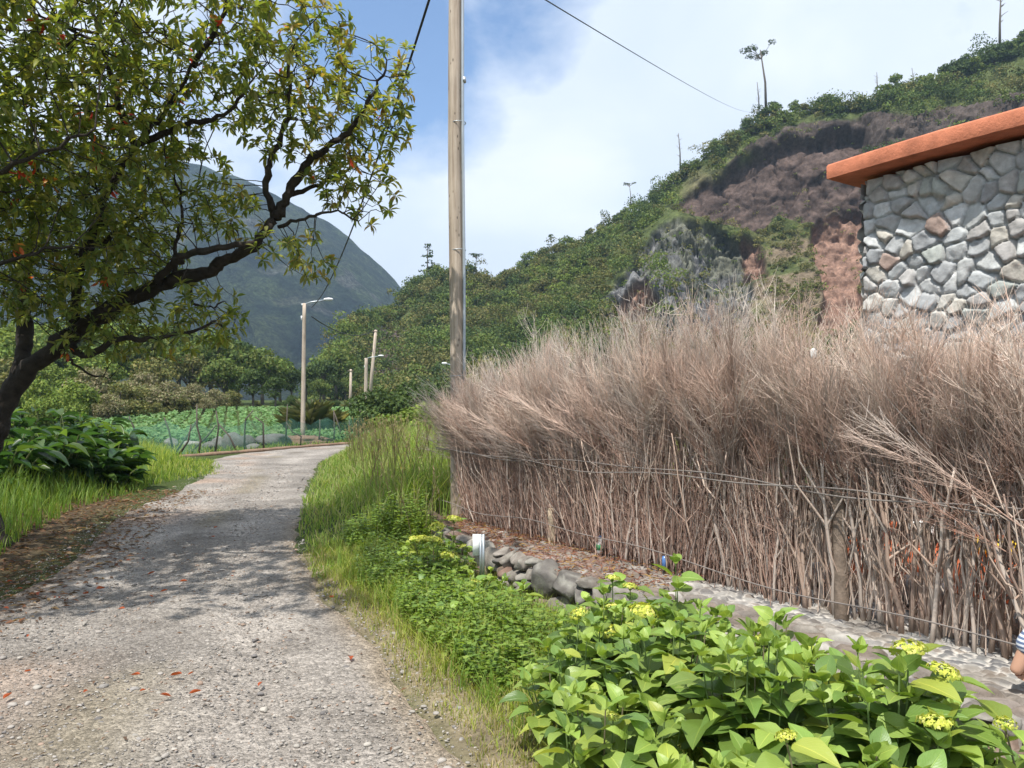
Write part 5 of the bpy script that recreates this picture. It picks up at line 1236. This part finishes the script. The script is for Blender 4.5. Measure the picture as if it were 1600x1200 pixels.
def broadleaf(x, y, H, Wd, n, seed, label, cols):
    r = np.random.default_rng(seed); z = float(gh(np.array(x), np.array(y))); o = empty('broad_leaved_shrub', (x, y, z)); mb = MB(); sb = MB()
    tv, tf, uvv = leaf_tmpl(1, .42, 4, .35, .18, .45)
    ns = 26; st = []
    for i in range(ns):
        a = r.random()*6.28; rr = Wd*.5*math.sqrt(r.random()); tp = np.array([rr*math.cos(a), rr*math.sin(a), H*r.uniform(.55, 1)*(1-.35*(rr/(Wd*.5))**2)]); b = np.array([tp[0]*.5, tp[1]*.5, -.05])
        tube(sb, [b, (b+tp)/2+np.array([0, 0, .1]), tp], [.018, .014, .008], 5, (.14, .16, .06), cap=False); st.append((b, tp))
    k = r.integers(0, ns, n); t = r.uniform(.35, 1, n)[:, None]; b = np.array([s_[0] for s_ in st])[k]; tp = np.array([s_[1] for s_ in st])[k]; q = b*(1-t)+tp*t
    a = r.random(n)*6.28; d = np.stack([np.cos(a), np.sin(a), r.uniform(-.2, .7, n)], -1)
    inst(mb, tv, tf, q, frame(d, np.array([0, 0, 1.])+randdir(n, r)*.25), r.uniform(.28, .5, n), cols[r.integers(0, len(cols), n)]*r.uniform(.7, 1.25, (n, 1)))
    sb.build('stems', M['stem'], o); mb.build('leaves', M['leaf'], o); return tag(o, label, 'shrub')
DKB = np.array([(.035, .085, .028), (.05, .11, .03), (.03, .07, .025), (.10, .17, .04)])
for u, Y, H, Wd, n, lb in [(70, 14.5, 1.35, 2.2, 300, 'dark broad leaved shrub on the left verge nearest the trunk'), (130, 16.5, 1.55, 2.4, 320, 'tall broad leaved shrub with some bright leaves on the left verge'), (165, 15.5, .95, 1.5, 180, 'low spreading broad leaved shrub at the right end of the left verge clump'), (20, 17, 1.7, 2.4, 260, 'broad leaved shrub just right behind the trunk'), (95, 19, 1.9, 2.6, 260, 'broad leaved shrub at the back of the left verge clump'), (-40, 13, 1.6, 2.2, 200, 'broad leaved shrub beside the trunk foot at the picture edge')]:
    broadleaf((u-U0)/F*Y, Y, H, Wd, n, int(u+500), lb, DKB)

# ---------------------------------------------------------------- hydrangeas
HL = leaf_tmpl(1, .66, 6, .22, .10, .42)
def ovate():
    xs = np.linspace(0, 1, 9); ys = np.linspace(-1, 1, 5); v = []; uv = []
    for x in xs:
        wv = .375*(math.sin(math.pi*x**.72)**.80 if 0 < x < 1 else 0)*(1-.18*x)+.002
        for y in ys:
            v.append((x, y*wv, .10*abs(y)*math.sin(math.pi*x)-.26*x*x+.012*math.sin(x*18)*abs(y))); uv.append((x, y))
    f = [(i*5+j, (i+1)*5+j, (i+1)*5+j+1, i*5+j+1) for i in range(8) for j in range(4)]
    return np.array(v), np.array(f), np.array(uv)
OV = ovate()
HC = np.array([(.17, .27, .05), (.21, .31, .06), (.14, .235, .05), (.26, .36, .075), (.11, .19, .045)])
def floret_head(r, rad):
    mb = MB(); n = 130; d = randdir(n, r); d[:, 2] = np.abs(d[:, 2])*.9+.05; p = d*rad*np.array([1, 1, .55])*r.uniform(.75, 1.05, (n, 1))
    nr = norm(d+randdir(n, r)*.3); t = norm(np.cross(nr, randdir(n, r)))
    cc = np.array([(.52, .56, .10), (.62, .64, .13), (.42, .50, .09), (.68, .66, .22)])[r.integers(0, 4, n)]
    for k in (0, 1):
        tt = t if k == 0 else np.cross(nr, t)
        inst(mb, DIA[0]*np.array([1, .8, 1.2]), DIA[1], p, np.stack([tt, np.cross(nr, tt), nr], 1), rad*r.uniform(.20, .34, n), cc*r.uniform(.85, 1.15, (n, 1)))
    m_ = 26; e = p[:m_]; tubes(mb, np.stack([np.zeros((m_, 3))+np.array([0, 0, -rad*.5]), e*.5, e*.95], 1), .0018, .0012, 3, np.tile([.30, .40, .10], (m_, 1)))
    return mb
def hydrangea(x, y, H, rad, nst, seed, label, lsz=.135, flowers=()):
    lsz *= 1.28 if lsz > .115 else 1.05; H *= 1.12; H += .10*(2.7 < y < 5.3); nst = int(nst*1.15)+(nst > 8)*2; rad *= 1.1
    r = np.random.default_rng(seed); z0 = float(gh(np.array(x), np.array(y)))-.02; o = empty('hydrangea', (x, y, z0)); sm = MB(); lf = MB(); org = np.array([x, y, z0])
    tips = []
    for i in range(nst):
        a = 6.283*(i+r.random())/nst; rr = rad*math.sqrt(r.uniform(.05, 1)); tips.append((np.array([rr*math.cos(a), rr*math.sin(a), H*r.uniform(.72, 1.0)*(1-.30*(rr/rad)**2)]), None))
    for (wp, fr_) in flowers: tips.append((np.array(wp)-org+np.array([0, 0, .025]), fr_))
    for tp, fl in tips:
        b = np.array([tp[0]*.35+r.normal(0, .02), tp[1]*.35+r.normal(0, .02), 0]); m_ = (b+tp)/2+np.array([tp[0], tp[1], 0])*.12
        ts = np.linspace(0, 1, 7)[:, None]; P = (1-ts)**2*b+2*ts*(1-ts)*m_+ts**2*tp
        tube(sm, P, np.linspace(.0055, .003, 7), 6, (.13, .19, .06) if r.random() < .7 else (.16, .14, .08), cap=False)
        ln = np.linalg.norm(tp-b); az = r.random()*6.28; nlv = max(3, int(ln*.75/.085)); big_ = r.uniform(.8, 1.12)
        for k in range(nlv):
            t = 1-.085*k/ln*(1 if k else 0)-.01; 
            if t < .2: break
            q = (1-t)**2*b+2*t*(1-t)*m_+t*t*tp; az += 1.571+r.normal(0, .2)
            sz = lsz*big_*(.50 if (k == 0 and fl is None) else (.8 if k <= 1 else 1.0))*r.uniform(.85, 1.15)
            up_ = (.95 if k == 0 and fl is None else .35-.10*k)
            for sg in (0, math.pi):
                d = np.array([math.cos(az+sg), math.sin(az+sg), up_+r.normal(0, .18)]); d = d/np.linalg.norm(d)
                pet = q+d*.022
                inst(lf, OV[0], OV[1], pet[None], frame(d[None], np.array([[0, 0, 1.]])+r.normal(0, .25, (1, 3))), np.array([[sz, sz*r.uniform(.85, 1.1), sz*r.uniform(.6, 1.6)]]), (HC[r.integers(0, 5)]*r.uniform(.72, 1.2)*(1.15 if k == 0 else 1)*(np.array([1.25, 1.05, .9]) if r.random() < .15 else np.ones(3)))[None], OV[2])
        if fl is None:
            for sg in range(3):
                d = norm(np.array([r.normal(0, .5), r.normal(0, .5), 1.])); inst(lf, OV[0], OV[1], tp[None], frame(d[None], np.array([[r.normal(), r.normal(), .3]])), np.array([lsz*r.uniform(.25, .42)]), (HC[3]*1.15)[None], OV[2])
        else:
            h = floret_head(r, fl*1.45).build('flower_head', M['petal'], o); h.location = tp+np.array([0, 0, fl*.3]); h.rotation_euler = (r.normal(0, .2), r.normal(0, .2), 0)
    sm.build('stems', M['stem'], o, smooth_=True); lf.build('leaves', M['hydrangea_leaf'], o, smooth_=True)
    return tag(o, label, 'hydrangea')
hyd = [  # x, y, height, radius, stems, leaf, label, flowers(u,v,Y,r)
 (-.70, 7.2, .52, .38, 28, .115, 'far hydrangea with several yellow flower heads below the big pole', [(710, 819, 7.4, .055), (683, 831, 7.2, .055), (677, 854, 7.0, .065), (648, 850, 7.1, .045), (698, 876, 6.9, .05), (723, 860, 7.1, .03), (660, 848, 7.2, .045)]),
 (-.40, 6.6, .36, .34, 18, .125, 'low leafy hydrangea between the far flowering one and the stone wall', [(742, 916, 6.3, .03)]),
 (-.30, 5.75, .26, .26, 10, .13, 'low hydrangea seedlings amid the weeds left of the big wall stones', [(860, 985, 5.5, .02)]),
 (.06, 6.15, .46, .10, 3, .13, 'slender upright hydrangea shoots in front of the big wall stones', []),
 (.68, 4.85, .50, .25, 12, .125, 'hydrangea with a tall bright shoot in the middle of the ledge', [(957, 913, 4.9, .035), (985, 926, 4.85, .035), (955, 960, 4.7, .042)]),
 (.98, 4.55, .56, .26, 12, .13, 'hydrangea leaning on the ledge right of the tall bright shoot', []),
 (.50, 4.35, .50, .26, 15, .12, 'hydrangea with pale cream flower head in the middle of the row', [(1007, 970, 4.25, .06), (1003, 1012, 4.15, .042), (950, 998, 4.3, .04), (1062, 985, 4.2, .035)]),
 (1.15, 4.0, .55, .28, 15, .13, 'large leaved hydrangea against the pale pebble ledge', []),
 (.75, 3.75, .56, .30, 17, .13, 'full leafy hydrangea in the centre of the front row', []),
 (.30, 3.75, .42, .24, 12, .14, 'hydrangea at the left front edge above the bright grass', [(905, 971, 4.0, .038)]),
 (.40, 3.15, .42, .27, 13, .14, 'low hydrangea beside the grass at the bottom of the picture', [(958, 1133, 3.05, .02)]),
 (1.45, 3.5, .52, .27, 15, .135, 'hydrangea below the thick grey fence post', []),
 (.98, 3.15, .58, .28, 16, .14, 'dense hydrangea in the lower middle of the row', []),
 (1.42, 2.90, .62, .28, 15, .15, 'near hydrangea with very large leaves and a yellow head held high', [(1420, 1034, 2.85, .046)]),
 (.70, 2.62, .44, .27, 14, .14, 'near hydrangea at the bottom edge left of the very large leaves', []),
 (1.12, 2.48, .50, .24, 13, .155, 'nearest hydrangea with a small yellow bud at the bottom edge', [(1228, 1168, 2.45, .026)]),
 (1.78, 2.82, .44, .25, 12, .14, 'hydrangea at the right with two yellow heads beside the pebbles', [(1475, 1068, 2.8, .042), (1460, 1148, 2.65, .042)]),
 (2.0, 2.55, .42, .24, 11, .14, 'rightmost hydrangea at the corner with a small yellow head', [(1570, 1146, 2.7, .026)]),
 (1.55, 2.42, .36, .22, 10, .14, 'low hydrangea at the bottom edge near the right corner', []),
 (1.28, 3.78, .62, .26, 15, .13, 'hydrangea close against the ledge under the tangled branches', [(1190, 1010, 3.7, .03)]),
 (.90, 4.15, .60, .26, 15, .13, 'hydrangea behind the cream flower head against the wall edge', []),
 (1.72, 3.2, .52, .24, 12, .14, 'hydrangea against the wall between the two tallest flower heads and the post', []),
 (-.02, 2.75, .25, .14, 6, .12, 'small hydrangea seedling in the grass at the bottom edge', []),
]
for i, (x, y, H, rad, nst, ls, lb, fl) in enumerate(hyd):
    hydrangea(x, y, H, rad, nst, 800+i, lb, ls, [(W(u, v, Y), rr) for u, v, Y, rr in fl])
# the tall bright shoot, rooted at the foot of the wall
hydrangea(.98, 4.66, .80, .04, 1, 870, 'single tall hydrangea shoot rising above the ledge against the branches', .125)

# ---------------------------------------------------------------- near tree on the left
tr_ = np.random.default_rng(909)
def wp(l): return np.array([W(u, v, Y) for u, v, Y in l])
LIMBS = [
 (wp([(-2, 862, 9.3), (-22, 790, 9.4), (-22, 720, 9.45), (2, 650, 9.5), (38, 585, 9.5), (105, 530, 9.4), (160, 490, 9.3), (205, 465, 9.3), (262, 440, 9.2), (325, 425, 9.1), (350, 408, 9.1), (395, 385, 9.0), (430, 342, 8.9)]), .14, .045),
 (wp([(430, 342, 8.9), (417, 293, 8.8), (423, 253, 8.8), (440, 213, 8.7), (452, 160, 8.6), (450, 100, 8.5)]), .045, .014),
 (wp([(430, 342, 8.9), (447, 308, 8.9), (477, 260, 8.9), (507, 233, 8.9), (543, 207, 8.9), (575, 160, 8.8), (603, 110, 8.8)]), .06, .012),
 (wp([(450, 305, 8.9), (493, 292, 9.1), (537, 267, 9.2), (570, 245, 9.3)]), .03, .01),
 (wp([(433, 353, 8.9), (477, 342, 8.7), (520, 330, 8.6), (560, 345, 8.5)]), .022, .007),
 (wp([(240, 450, 9.2), (262, 420, 9.0), (290, 400, 8.8), (340, 388, 8.7), (392, 380, 8.7), (425, 350, 8.8)]), .05, .025),
 (wp([(28, 600, 9.5), (38, 540, 9.7), (36, 470, 9.9), (42, 400, 10), (60, 320, 10), (50, 220, 10)]), .11, .03),
 (wp([(100, 535, 9.4), (137, 556, 9.2), (180, 530, 9.0), (233, 530, 8.8), (290, 520, 8.7), (340, 500, 8.6)]), .045, .010),
 (wp([(90, 545, 9.4), (130, 580, 9.6), (170, 592, 9.7)]), .02, .006),
 (wp([(120, 520, 9.4), (118, 460, 9.3), (130, 400, 9.2), (160, 320, 9.0), (210, 230, 8.8), (260, 170, 8.6), (300, 103, 8.5)]), .065, .015),
 (wp([(210, 230, 8.8), (170, 105, 8.6), (150, 40, 8.4)]), .04, .012),
 (wp([(215, 225, 8.8), (290, 195, 8.7), (350, 180, 8.6), (390, 130, 8.6)]), .04, .010),
 (wp([(2, 650, 9.5), (-70, 560, 9.0), (-130, 470, 8.4), (-180, 330, 7.8), (-190, 150, 7.2), (-130, -40, 6.6), (20, -160, 6.2)]), .10, .03),
 (wp([(-180, 330, 7.8), (-60, 290, 7.4), (60, 240, 7.2), (150, 200, 7.2)]), .032, .009),
 (wp([(-130, 470, 8.4), (-50, 430, 7.9), (40, 400, 7.7), (120, 380, 7.7)]), .028, .009),
 (wp([(130, 400, 9.2), (200, 350, 9.5), (260, 320, 9.7), (310, 290, 9.8)]), .04, .010),
 (wp([(300, 470-35, 9.15), (300, 470, 9.3), (330, 480, 9.4), (350, 470, 9.5)]), .02, .007),
 (np.array([[-5.9, 7.2, 4.7], [-6.1, 6.3, 5.2], [-6.0, 5.3, 5.6], [-5.4, 4.4, 5.9]]), .03, .010),
 (wp([(20, -160, 6.2), (200, -300, 6.0), (480, -420, 5.6)]), .06, .015),
 (wp([(300, 103, 8.5), (350, 20, 8.2), (380, -80, 8.0), (400, -160, 7.8)]), .03, .012),
 (wp([(270, 430, 9.2), (275, 380, 9.3), (285, 330, 9.4), (270, 270, 9.4)]), .03, .01)]
nodes = []; parent = []; 
limb_tubes = []
for P, r0, r1 in LIMBS:
    C = catmull(P, 6); C = C+tr_.normal(0, .012, C.shape); limb_tubes.append((C, r0, r1))
    st = max(1, int(round(.10/np.mean(np.linalg.norm(np.diff(C, axis=0), axis=1)))))
    base_i = len(nodes)
    for i in range(0, len(C), 1): nodes.append(C[i]); parent.append(-2)
# attraction points
def ell(cu, cv, ru, rv, Yc, rY, n):
    d = randdir(n, tr_)*(tr_.random((n, 1))**(1/3.)); Yy = Yc+d[:, 1]*rY
    c = W(cu, cv, Yc); s = Yc/F
    return np.stack([c[0]+d[:, 0]*ru*s, Yy, c[2]+d[:, 2]*rv*s], -1)
AT = np.vstack([ell(60, 140, 230, 230, 8.4, 1.9, 3000), ell(90, 400, 170, 120, 9, 1.4, 1500), ell(230, 300, 130, 130, 9, 1.2, 330), ell(300, 60, 170, 130, 8.5, 1.6, 560),
 ell(470, 130, 120, 130, 8.7, 1.0, 430), ell(530, 200, 95, 110, 8.9, .8, 270), ell(600, 150, 45, 95, 8.8, .4, 110), ell(560, 290, 65, 60, 8.8, .6, 120), ell(330, 495, 55, 60, 9.0, .7, 85), ell(200, 520, 140, 45, 9.2, .9, 120),
 ell(460, 400, 70, 45, 8.8, .6, 60), ell(360, 330, 60, 50, 9.1, .8, 90), ell(-160, 250, 160, 320, 8.4, 2.2, 420), ell(180, -170, 360, 130, 8.2, 2.0, 400), ell(620, 190, 30, 60, 8.8, .3, 26), ell(635, 110, 22, 45, 8.8, .3, 16)])
nA = 620; d = randdir(nA, tr_)*(tr_.random((nA, 1))**(1/3.)); AT = np.vstack([AT, np.array([-3.9, 4.9, 6.7])+d*np.array([2.7, 1.9, 1.1])])
nA = 900; d = randdir(nA, tr_)*(tr_.random((nA, 1))**(1/3.)); AT = np.vstack([AT, np.array([-5.8, 5.0, 5.7])+d*np.array([1.7, 1.7, 1.1])])
N0 = np.array(nodes); ND = N0.copy(); PR = np.full(len(ND), -1); STEP = .11; KILL = .12
dist = np.full(len(AT), 1e9); near = np.zeros(len(AT), int)
def upd(start):
    global dist, near
    for c in range(start, len(ND), 600):
        D = np.linalg.norm(AT[:, None]-ND[None, c:c+600], axis=2); j = D.argmin(1); dm = D[np.arange(len(AT)), j]; k = dm < dist; dist[k] = dm[k]; near[k] = j[k]+c
upd(0); alive = np.ones(len(AT), bool)
for it in range(75):
    alive &= dist > KILL
    act = alive & (dist < 2.6)
    if not act.any(): break
    dv = norm(AT[act]-ND[near[act]]); acc = np.zeros((len(ND), 3)); np.add.at(acc, near[act], dv)
    g = np.unique(near[act]); dr_ = norm(acc[g]+tr_.normal(0, .22, (len(g), 3))+np.array([0, 0, .05])); new = ND[g]+dr_*STEP
    s0 = len(ND); ND = np.vstack([ND, new]); PR = np.concatenate([PR, g]); upd(s0)
nch = np.zeros(len(ND), int); wgt = np.ones(len(ND))
n0 = len(N0)
for i in range(len(ND)-1, n0-1, -1):
    if PR[i] >= n0: wgt[PR[i]] += wgt[i]
    nch[PR[i]] += 1
rad_ = .0026*wgt**.38
tE = empty('spreading_tree', (float(N0[0][0]), float(N0[0][1]), 0)); to = np.array(tE.location)
tag(tE, 'large spreading evergreen with a dark leaning trunk and reddening leaves over the track', 'tree')
tb = MB()
for C, r0, r1 in limb_tubes:
    rr = np.linspace(1, 0, len(C))**.8*(r0-r1)+r1; rr = rr*(1+.10*np.sin(np.arange(len(C))*.9))
    if C is limb_tubes[0][0]: rr[0] *= 1.35; rr[1] *= 1.2; C = C.copy(); C[0, 2] = -.1
    tube(tb, C-to, rr, 12, rough=.07)
tb.build('trunk', M['bark'], tE, smooth_=True)
idx = np.arange(n0, len(ND)); A0 = ND[PR[idx]]; A1 = ND[idx]; mb = MB(); sel = np.ones(len(idx), bool)
rp = np.where(PR[idx] >= n0, rad_[PR[idx]], rad_[idx]*1.15); rp = np.minimum(rp, rad_[idx]*1.4)
tubes(mb, np.stack([A0, A1+(A1-A0)*.06], 1)-to, rp, rad_[idx], 5); mb.build('branches', M['bark'], tE, smooth_=True)
term = idx[(nch[idx] == 0)]; mids = idx[(nch[idx] == 1) & (wgt[idx] < 4)]; mids = mids[tr_.random(len(mids)) < .42]
def whorls(mb, pts, dirs, nl, cols, size, r):
    n = len(pts)
    for k in range(nl):
        a = r.random(n)*.5+k*2.4; t = norm(np.cross(dirs, np.array([.3, .5, .8]))); b2 = np.cross(dirs, t)
        d = norm((np.cos(a)[:, None]*t+np.sin(a)[:, None]*b2)*1.0+dirs*r.uniform(.05, .75, (n, 1))+np.array([0, 0, -.12]))
        cc = cols[r.integers(0, len(cols), n)]*r.uniform(.8, 1.25, (n, 1))
        inst(mb, LEAF[0], LEAF[1], pts+dirs*r.uniform(-.05, .02, (n, 1)), frame(d, np.array([0, 0, 1.])+r.normal(0, .25, (n, 3))+dirs*.5), size*r.uniform(.7, 1.2, n), cc)
TL = np.array([(.16, .215, .055), (.12, .17, .05), (.19, .245, .055), (.29, .31, .065), (.25, .25, .075)])
TLY = np.array([(.32, .31, .07), (.34, .24, .08), (.26, .27, .07), (.20, .22, .06)])
pt = ND[term]; dr_ = norm(norm(ND[term]-ND[PR[term]])+np.array([0, 0, .45])); 
uvx = U0+F*pt[:, 0]/pt[:, 1]; yel = tr_.random(len(term)) < np.clip((uvx-330)/500, .02, .45)
gc = .5+vnoise(pt*1.6, 4)
mb = MB()
whorls(mb, (pt-to)[~yel], dr_[~yel], 11, TL, .122, tr_); whorls(mb, (pt-to)[yel], dr_[yel], 11, TLY, .122, tr_)
pm = ND[mids]; dm = norm(norm(ND[mids]-ND[PR[mids]])+np.array([0, 0, .4])); whorls(mb, pm-to, dm, 6, TL, .12, tr_)
mb.build('foliage', M['leaf'], tE)
mb = MB(); k = tr_.choice(len(pt), 80, replace=False); RED = np.array([(.62, .07, .03), (.70, .16, .04), (.55, .05, .03), (.62, .26, .05)])
for q in range(4): inst(mb, LEAF[0], LEAF[1], pt[k]-to+tr_.normal(0, .03, (len(k), 3)), frame(norm(tr_.normal(0, 1, (len(k), 3))+np.array([0, 0, -.9])), randdir(len(k), tr_)), tr_.uniform(.08, .14, len(k)), RED[tr_.integers(0, 4, len(k))])
mb.build('red_leaves', M['leaf'], tE)
print('tree nodes', len(ND), 'whorls', len(term))

# ---------------------------------------------------------------- seated person at the right edge, mostly out of frame
def skin_mesh(name, V, E, Rr, mt, parent, sub=2):
    me = bpy.data.meshes.new(name); me.from_pydata([tuple(v) for v in V], E, []); o = bpy.data.objects.new(name, me); COL.objects.link(o); o.parent = parent
    sk = o.modifiers.new('skin', 'SKIN'); 
    for i, rr in enumerate(Rr): me.skin_vertices[0].data[i].radius = (rr, rr) if not hasattr(rr, '__len__') else rr
    me.skin_vertices[0].data[0].use_root = True
    sk.use_smooth_shade = True; ss = o.modifiers.new('sub', 'SUBSURF'); ss.levels = sub; ss.render_levels = sub; me.materials.append(mt); return o
m, nt, out = new_mat('striped_cloth'); M['stripe'] = m
p = nd(nt, 'ShaderNodeBsdfPrincipled'); p.inputs['Roughness'].default_value = .85; tc = nd(nt, 'ShaderNodeTexCoord'); wv = nd(nt, 'ShaderNodeTexWave', wave_type='BANDS', bands_direction='Z'); wv.inputs['Scale'].default_value = 14; wv.inputs['Distortion'].default_value = .5
nt.links.new(tc.outputs['Object'], wv.inputs['Vector']); nt.links.new(ramp(nt, wv.outputs[0], [(.40, (.70, .73, .78)), (.55, (.12, .17, .30))]), p.inputs['Base Color']); nt.links.new(p.outputs[0], out.inputs[0])
# body sits on the ledge facing the track, knee and elbow towards the camera-left; origin at the hips
pe_ = empty('person', (2.92, 3.95, .34)); tag(pe_, 'person in a blue and white striped shirt sitting by the fence at the right edge', 'person')
pe_.rotation_euler = (0, 0, R(170))
# the person faces right, leaning back on one arm; x: towards the picture's left
# was: to the person's front-left of picture (negative), z up
V = [(0, 0, 0), (.02, 0, .16), (.02, 0, .34), (.01, 0, .47), (0, 0, .55), (-.02, 0, .62), (-.03, 0, .70), (-.05, 0, .77),
     (.0, -.17, .46), (-.10, -.22, .22), (-.30, -.20, .02), (-.38, -.18, -.06),
     (.0, .17, .46), (.27, .13, .22), (.34, .11, .03), (.35, .10, .0),
     (-.05, -.10, -.02), (-.42, -.12, .08), (-.46, -.12, -.30), (-.56, -.12, -.34),
     (-.05, .10, -.02), (-.40, .14, .08), (-.44, .14, -.30), (-.54, .14, -.34)]
E = [(0, 1), (1, 2), (2, 3), (3, 4), (4, 5), (5, 6), (6, 7), (3, 8), (8, 9), (9, 10), (10, 11), (3, 12), (12, 13), (13, 14), (14, 15), (0, 16), (16, 17), (17, 18), (18, 19), (0, 20), (20, 21), (21, 22), (22, 23)]
Rr = [(.15, .12), (.13, .10), (.15, .11), (.13, .09), .055, .075, .095, .07, .058, .046, .032, .030, .058, .046, .032, .030, .085, .058, .042, .035, .085, .058, .042, .035]
body = skin_mesh('body', V, E, Rr, M['skin'], pe_)
def hand(base, d, side, parent):
    base = np.array(base); d = norm(np.array(d)); up = np.array([0, 0, 1.]); s = norm(np.cross(up, d))*side; n_ = np.cross(d, s)
    V = [base, base+d*.05]; E = [(0, 1)]; Rr = [.026, .032]
    for k, (o_, L_) in enumerate([(-.028, .070), (-.010, .080), (.010, .076), (.028, .062)]):
        i = len(V); a = base+d*.085+s*o_; V += [a, a+d*L_*.5-up*.006, a+d*L_-up*.022]; E += [(1, i), (i, i+1), (i+1, i+2)]; Rr += [.011, .009, .007]
    i = len(V); V += [base+d*.03-s*.032, base+d*.06-s*.052, base+d*.085-s*.056]; E += [(0, i), (i, i+1), (i+1, i+2)]; Rr += [.013, .010, .008]
    return skin_mesh('hand', V, E, Rr, M['skin'], parent, 1)
hand((-.38, -.18, -.06), (-.9, .1, -.35), 1, body); hand((.33, .10, .0), (-.9, -.25, -.3), -1, body)
sV = [V[0], V[1], V[2], V[3], (-.0, 0, .52), V[8], (-.06, -.205, .32), (-.11, -.22, .20), V[12], (.15, .15, .33), (.325, .11, .09)]
skin_mesh('shirt', sV, [(0, 1), (1, 2), (2, 3), (3, 4), (3, 5), (5, 6), (6, 7), (3, 8), (8, 9), (9, 10)], [(.165, .135), (.15, .12), (.165, .125), (.14, .10), .06, .072, .068, .066, .074, .074, .078], M['stripe'], pe_)
skin_mesh('trousers', [(0, 0, .03), (0, 0, -.02), V[16], (-.36, -.12, .07), V[20], (-.35, .13, .07)], [(0, 1), (1, 2), (2, 3), (1, 4), (4, 5)], [(.16, .13), (.15, .13), .098, .072, .098, .072], mat('navy_cloth', (.03, .045, .09), .85), pe_)
mb = MB(); v, f = ICO3; hv = v*np.array([.115, .105, .125]); kk = ~((v[:, 0] < -.35) & (v[:, 2] < .45)); hv = np.where(kk[:, None], hv, hv*.82); mb.add(hv+np.array([-.012, 0, .735]), f); mb.build('hair', M['hair'], pe_, smooth_=True)
fm = MB(); fm.add(ICO1[0]*.012+np.array([-.12, -.032, .72]), ICO1[1]); fm.add(ICO1[0]*.012+np.array([-.12, .032, .72]), ICO1[1]); fm.build('eyes', M['hair'], pe_)
fm = MB(); tube(fm, [(-.118, 0, .725), (-.140, 0, .69), (-.120, 0, .68)], [.008, .014, .010], 8); fm.add(ICO1[0]*np.array([.02, .012, .03])+np.array([-.03, -.1, .70]), ICO1[1]); fm.add(ICO1[0]*np.array([.02, .012, .03])+np.array([-.03, .1, .70]), ICO1[1]); fm.build('face_features', M['skin'], pe_, smooth_=True)

# ---------------------------------------------------------------- air
m, nt, out = new_mat('haze_air'); pv = nd(nt, 'ShaderNodeVolumePrincipled'); pv.inputs['Color'].default_value = (.52, .74, 1, 1); pv.inputs['Density'].default_value = .00030; pv.inputs['Anisotropy'].default_value = .2; nt.links.new(pv.outputs[0], out.inputs['Volume'])
mb = MB(); V = np.array([[x, y, z] for z in (-75, 420) for y in (-1650, 1650) for x in (-1900, 1900)], float); mb.add(V, [[0, 2, 3, 1], [4, 5, 7, 6], [0, 1, 5, 4], [2, 6, 7, 3], [0, 4, 6, 2], [1, 3, 7, 5]])
tag(mb.build('haze', m), kind='stuff')
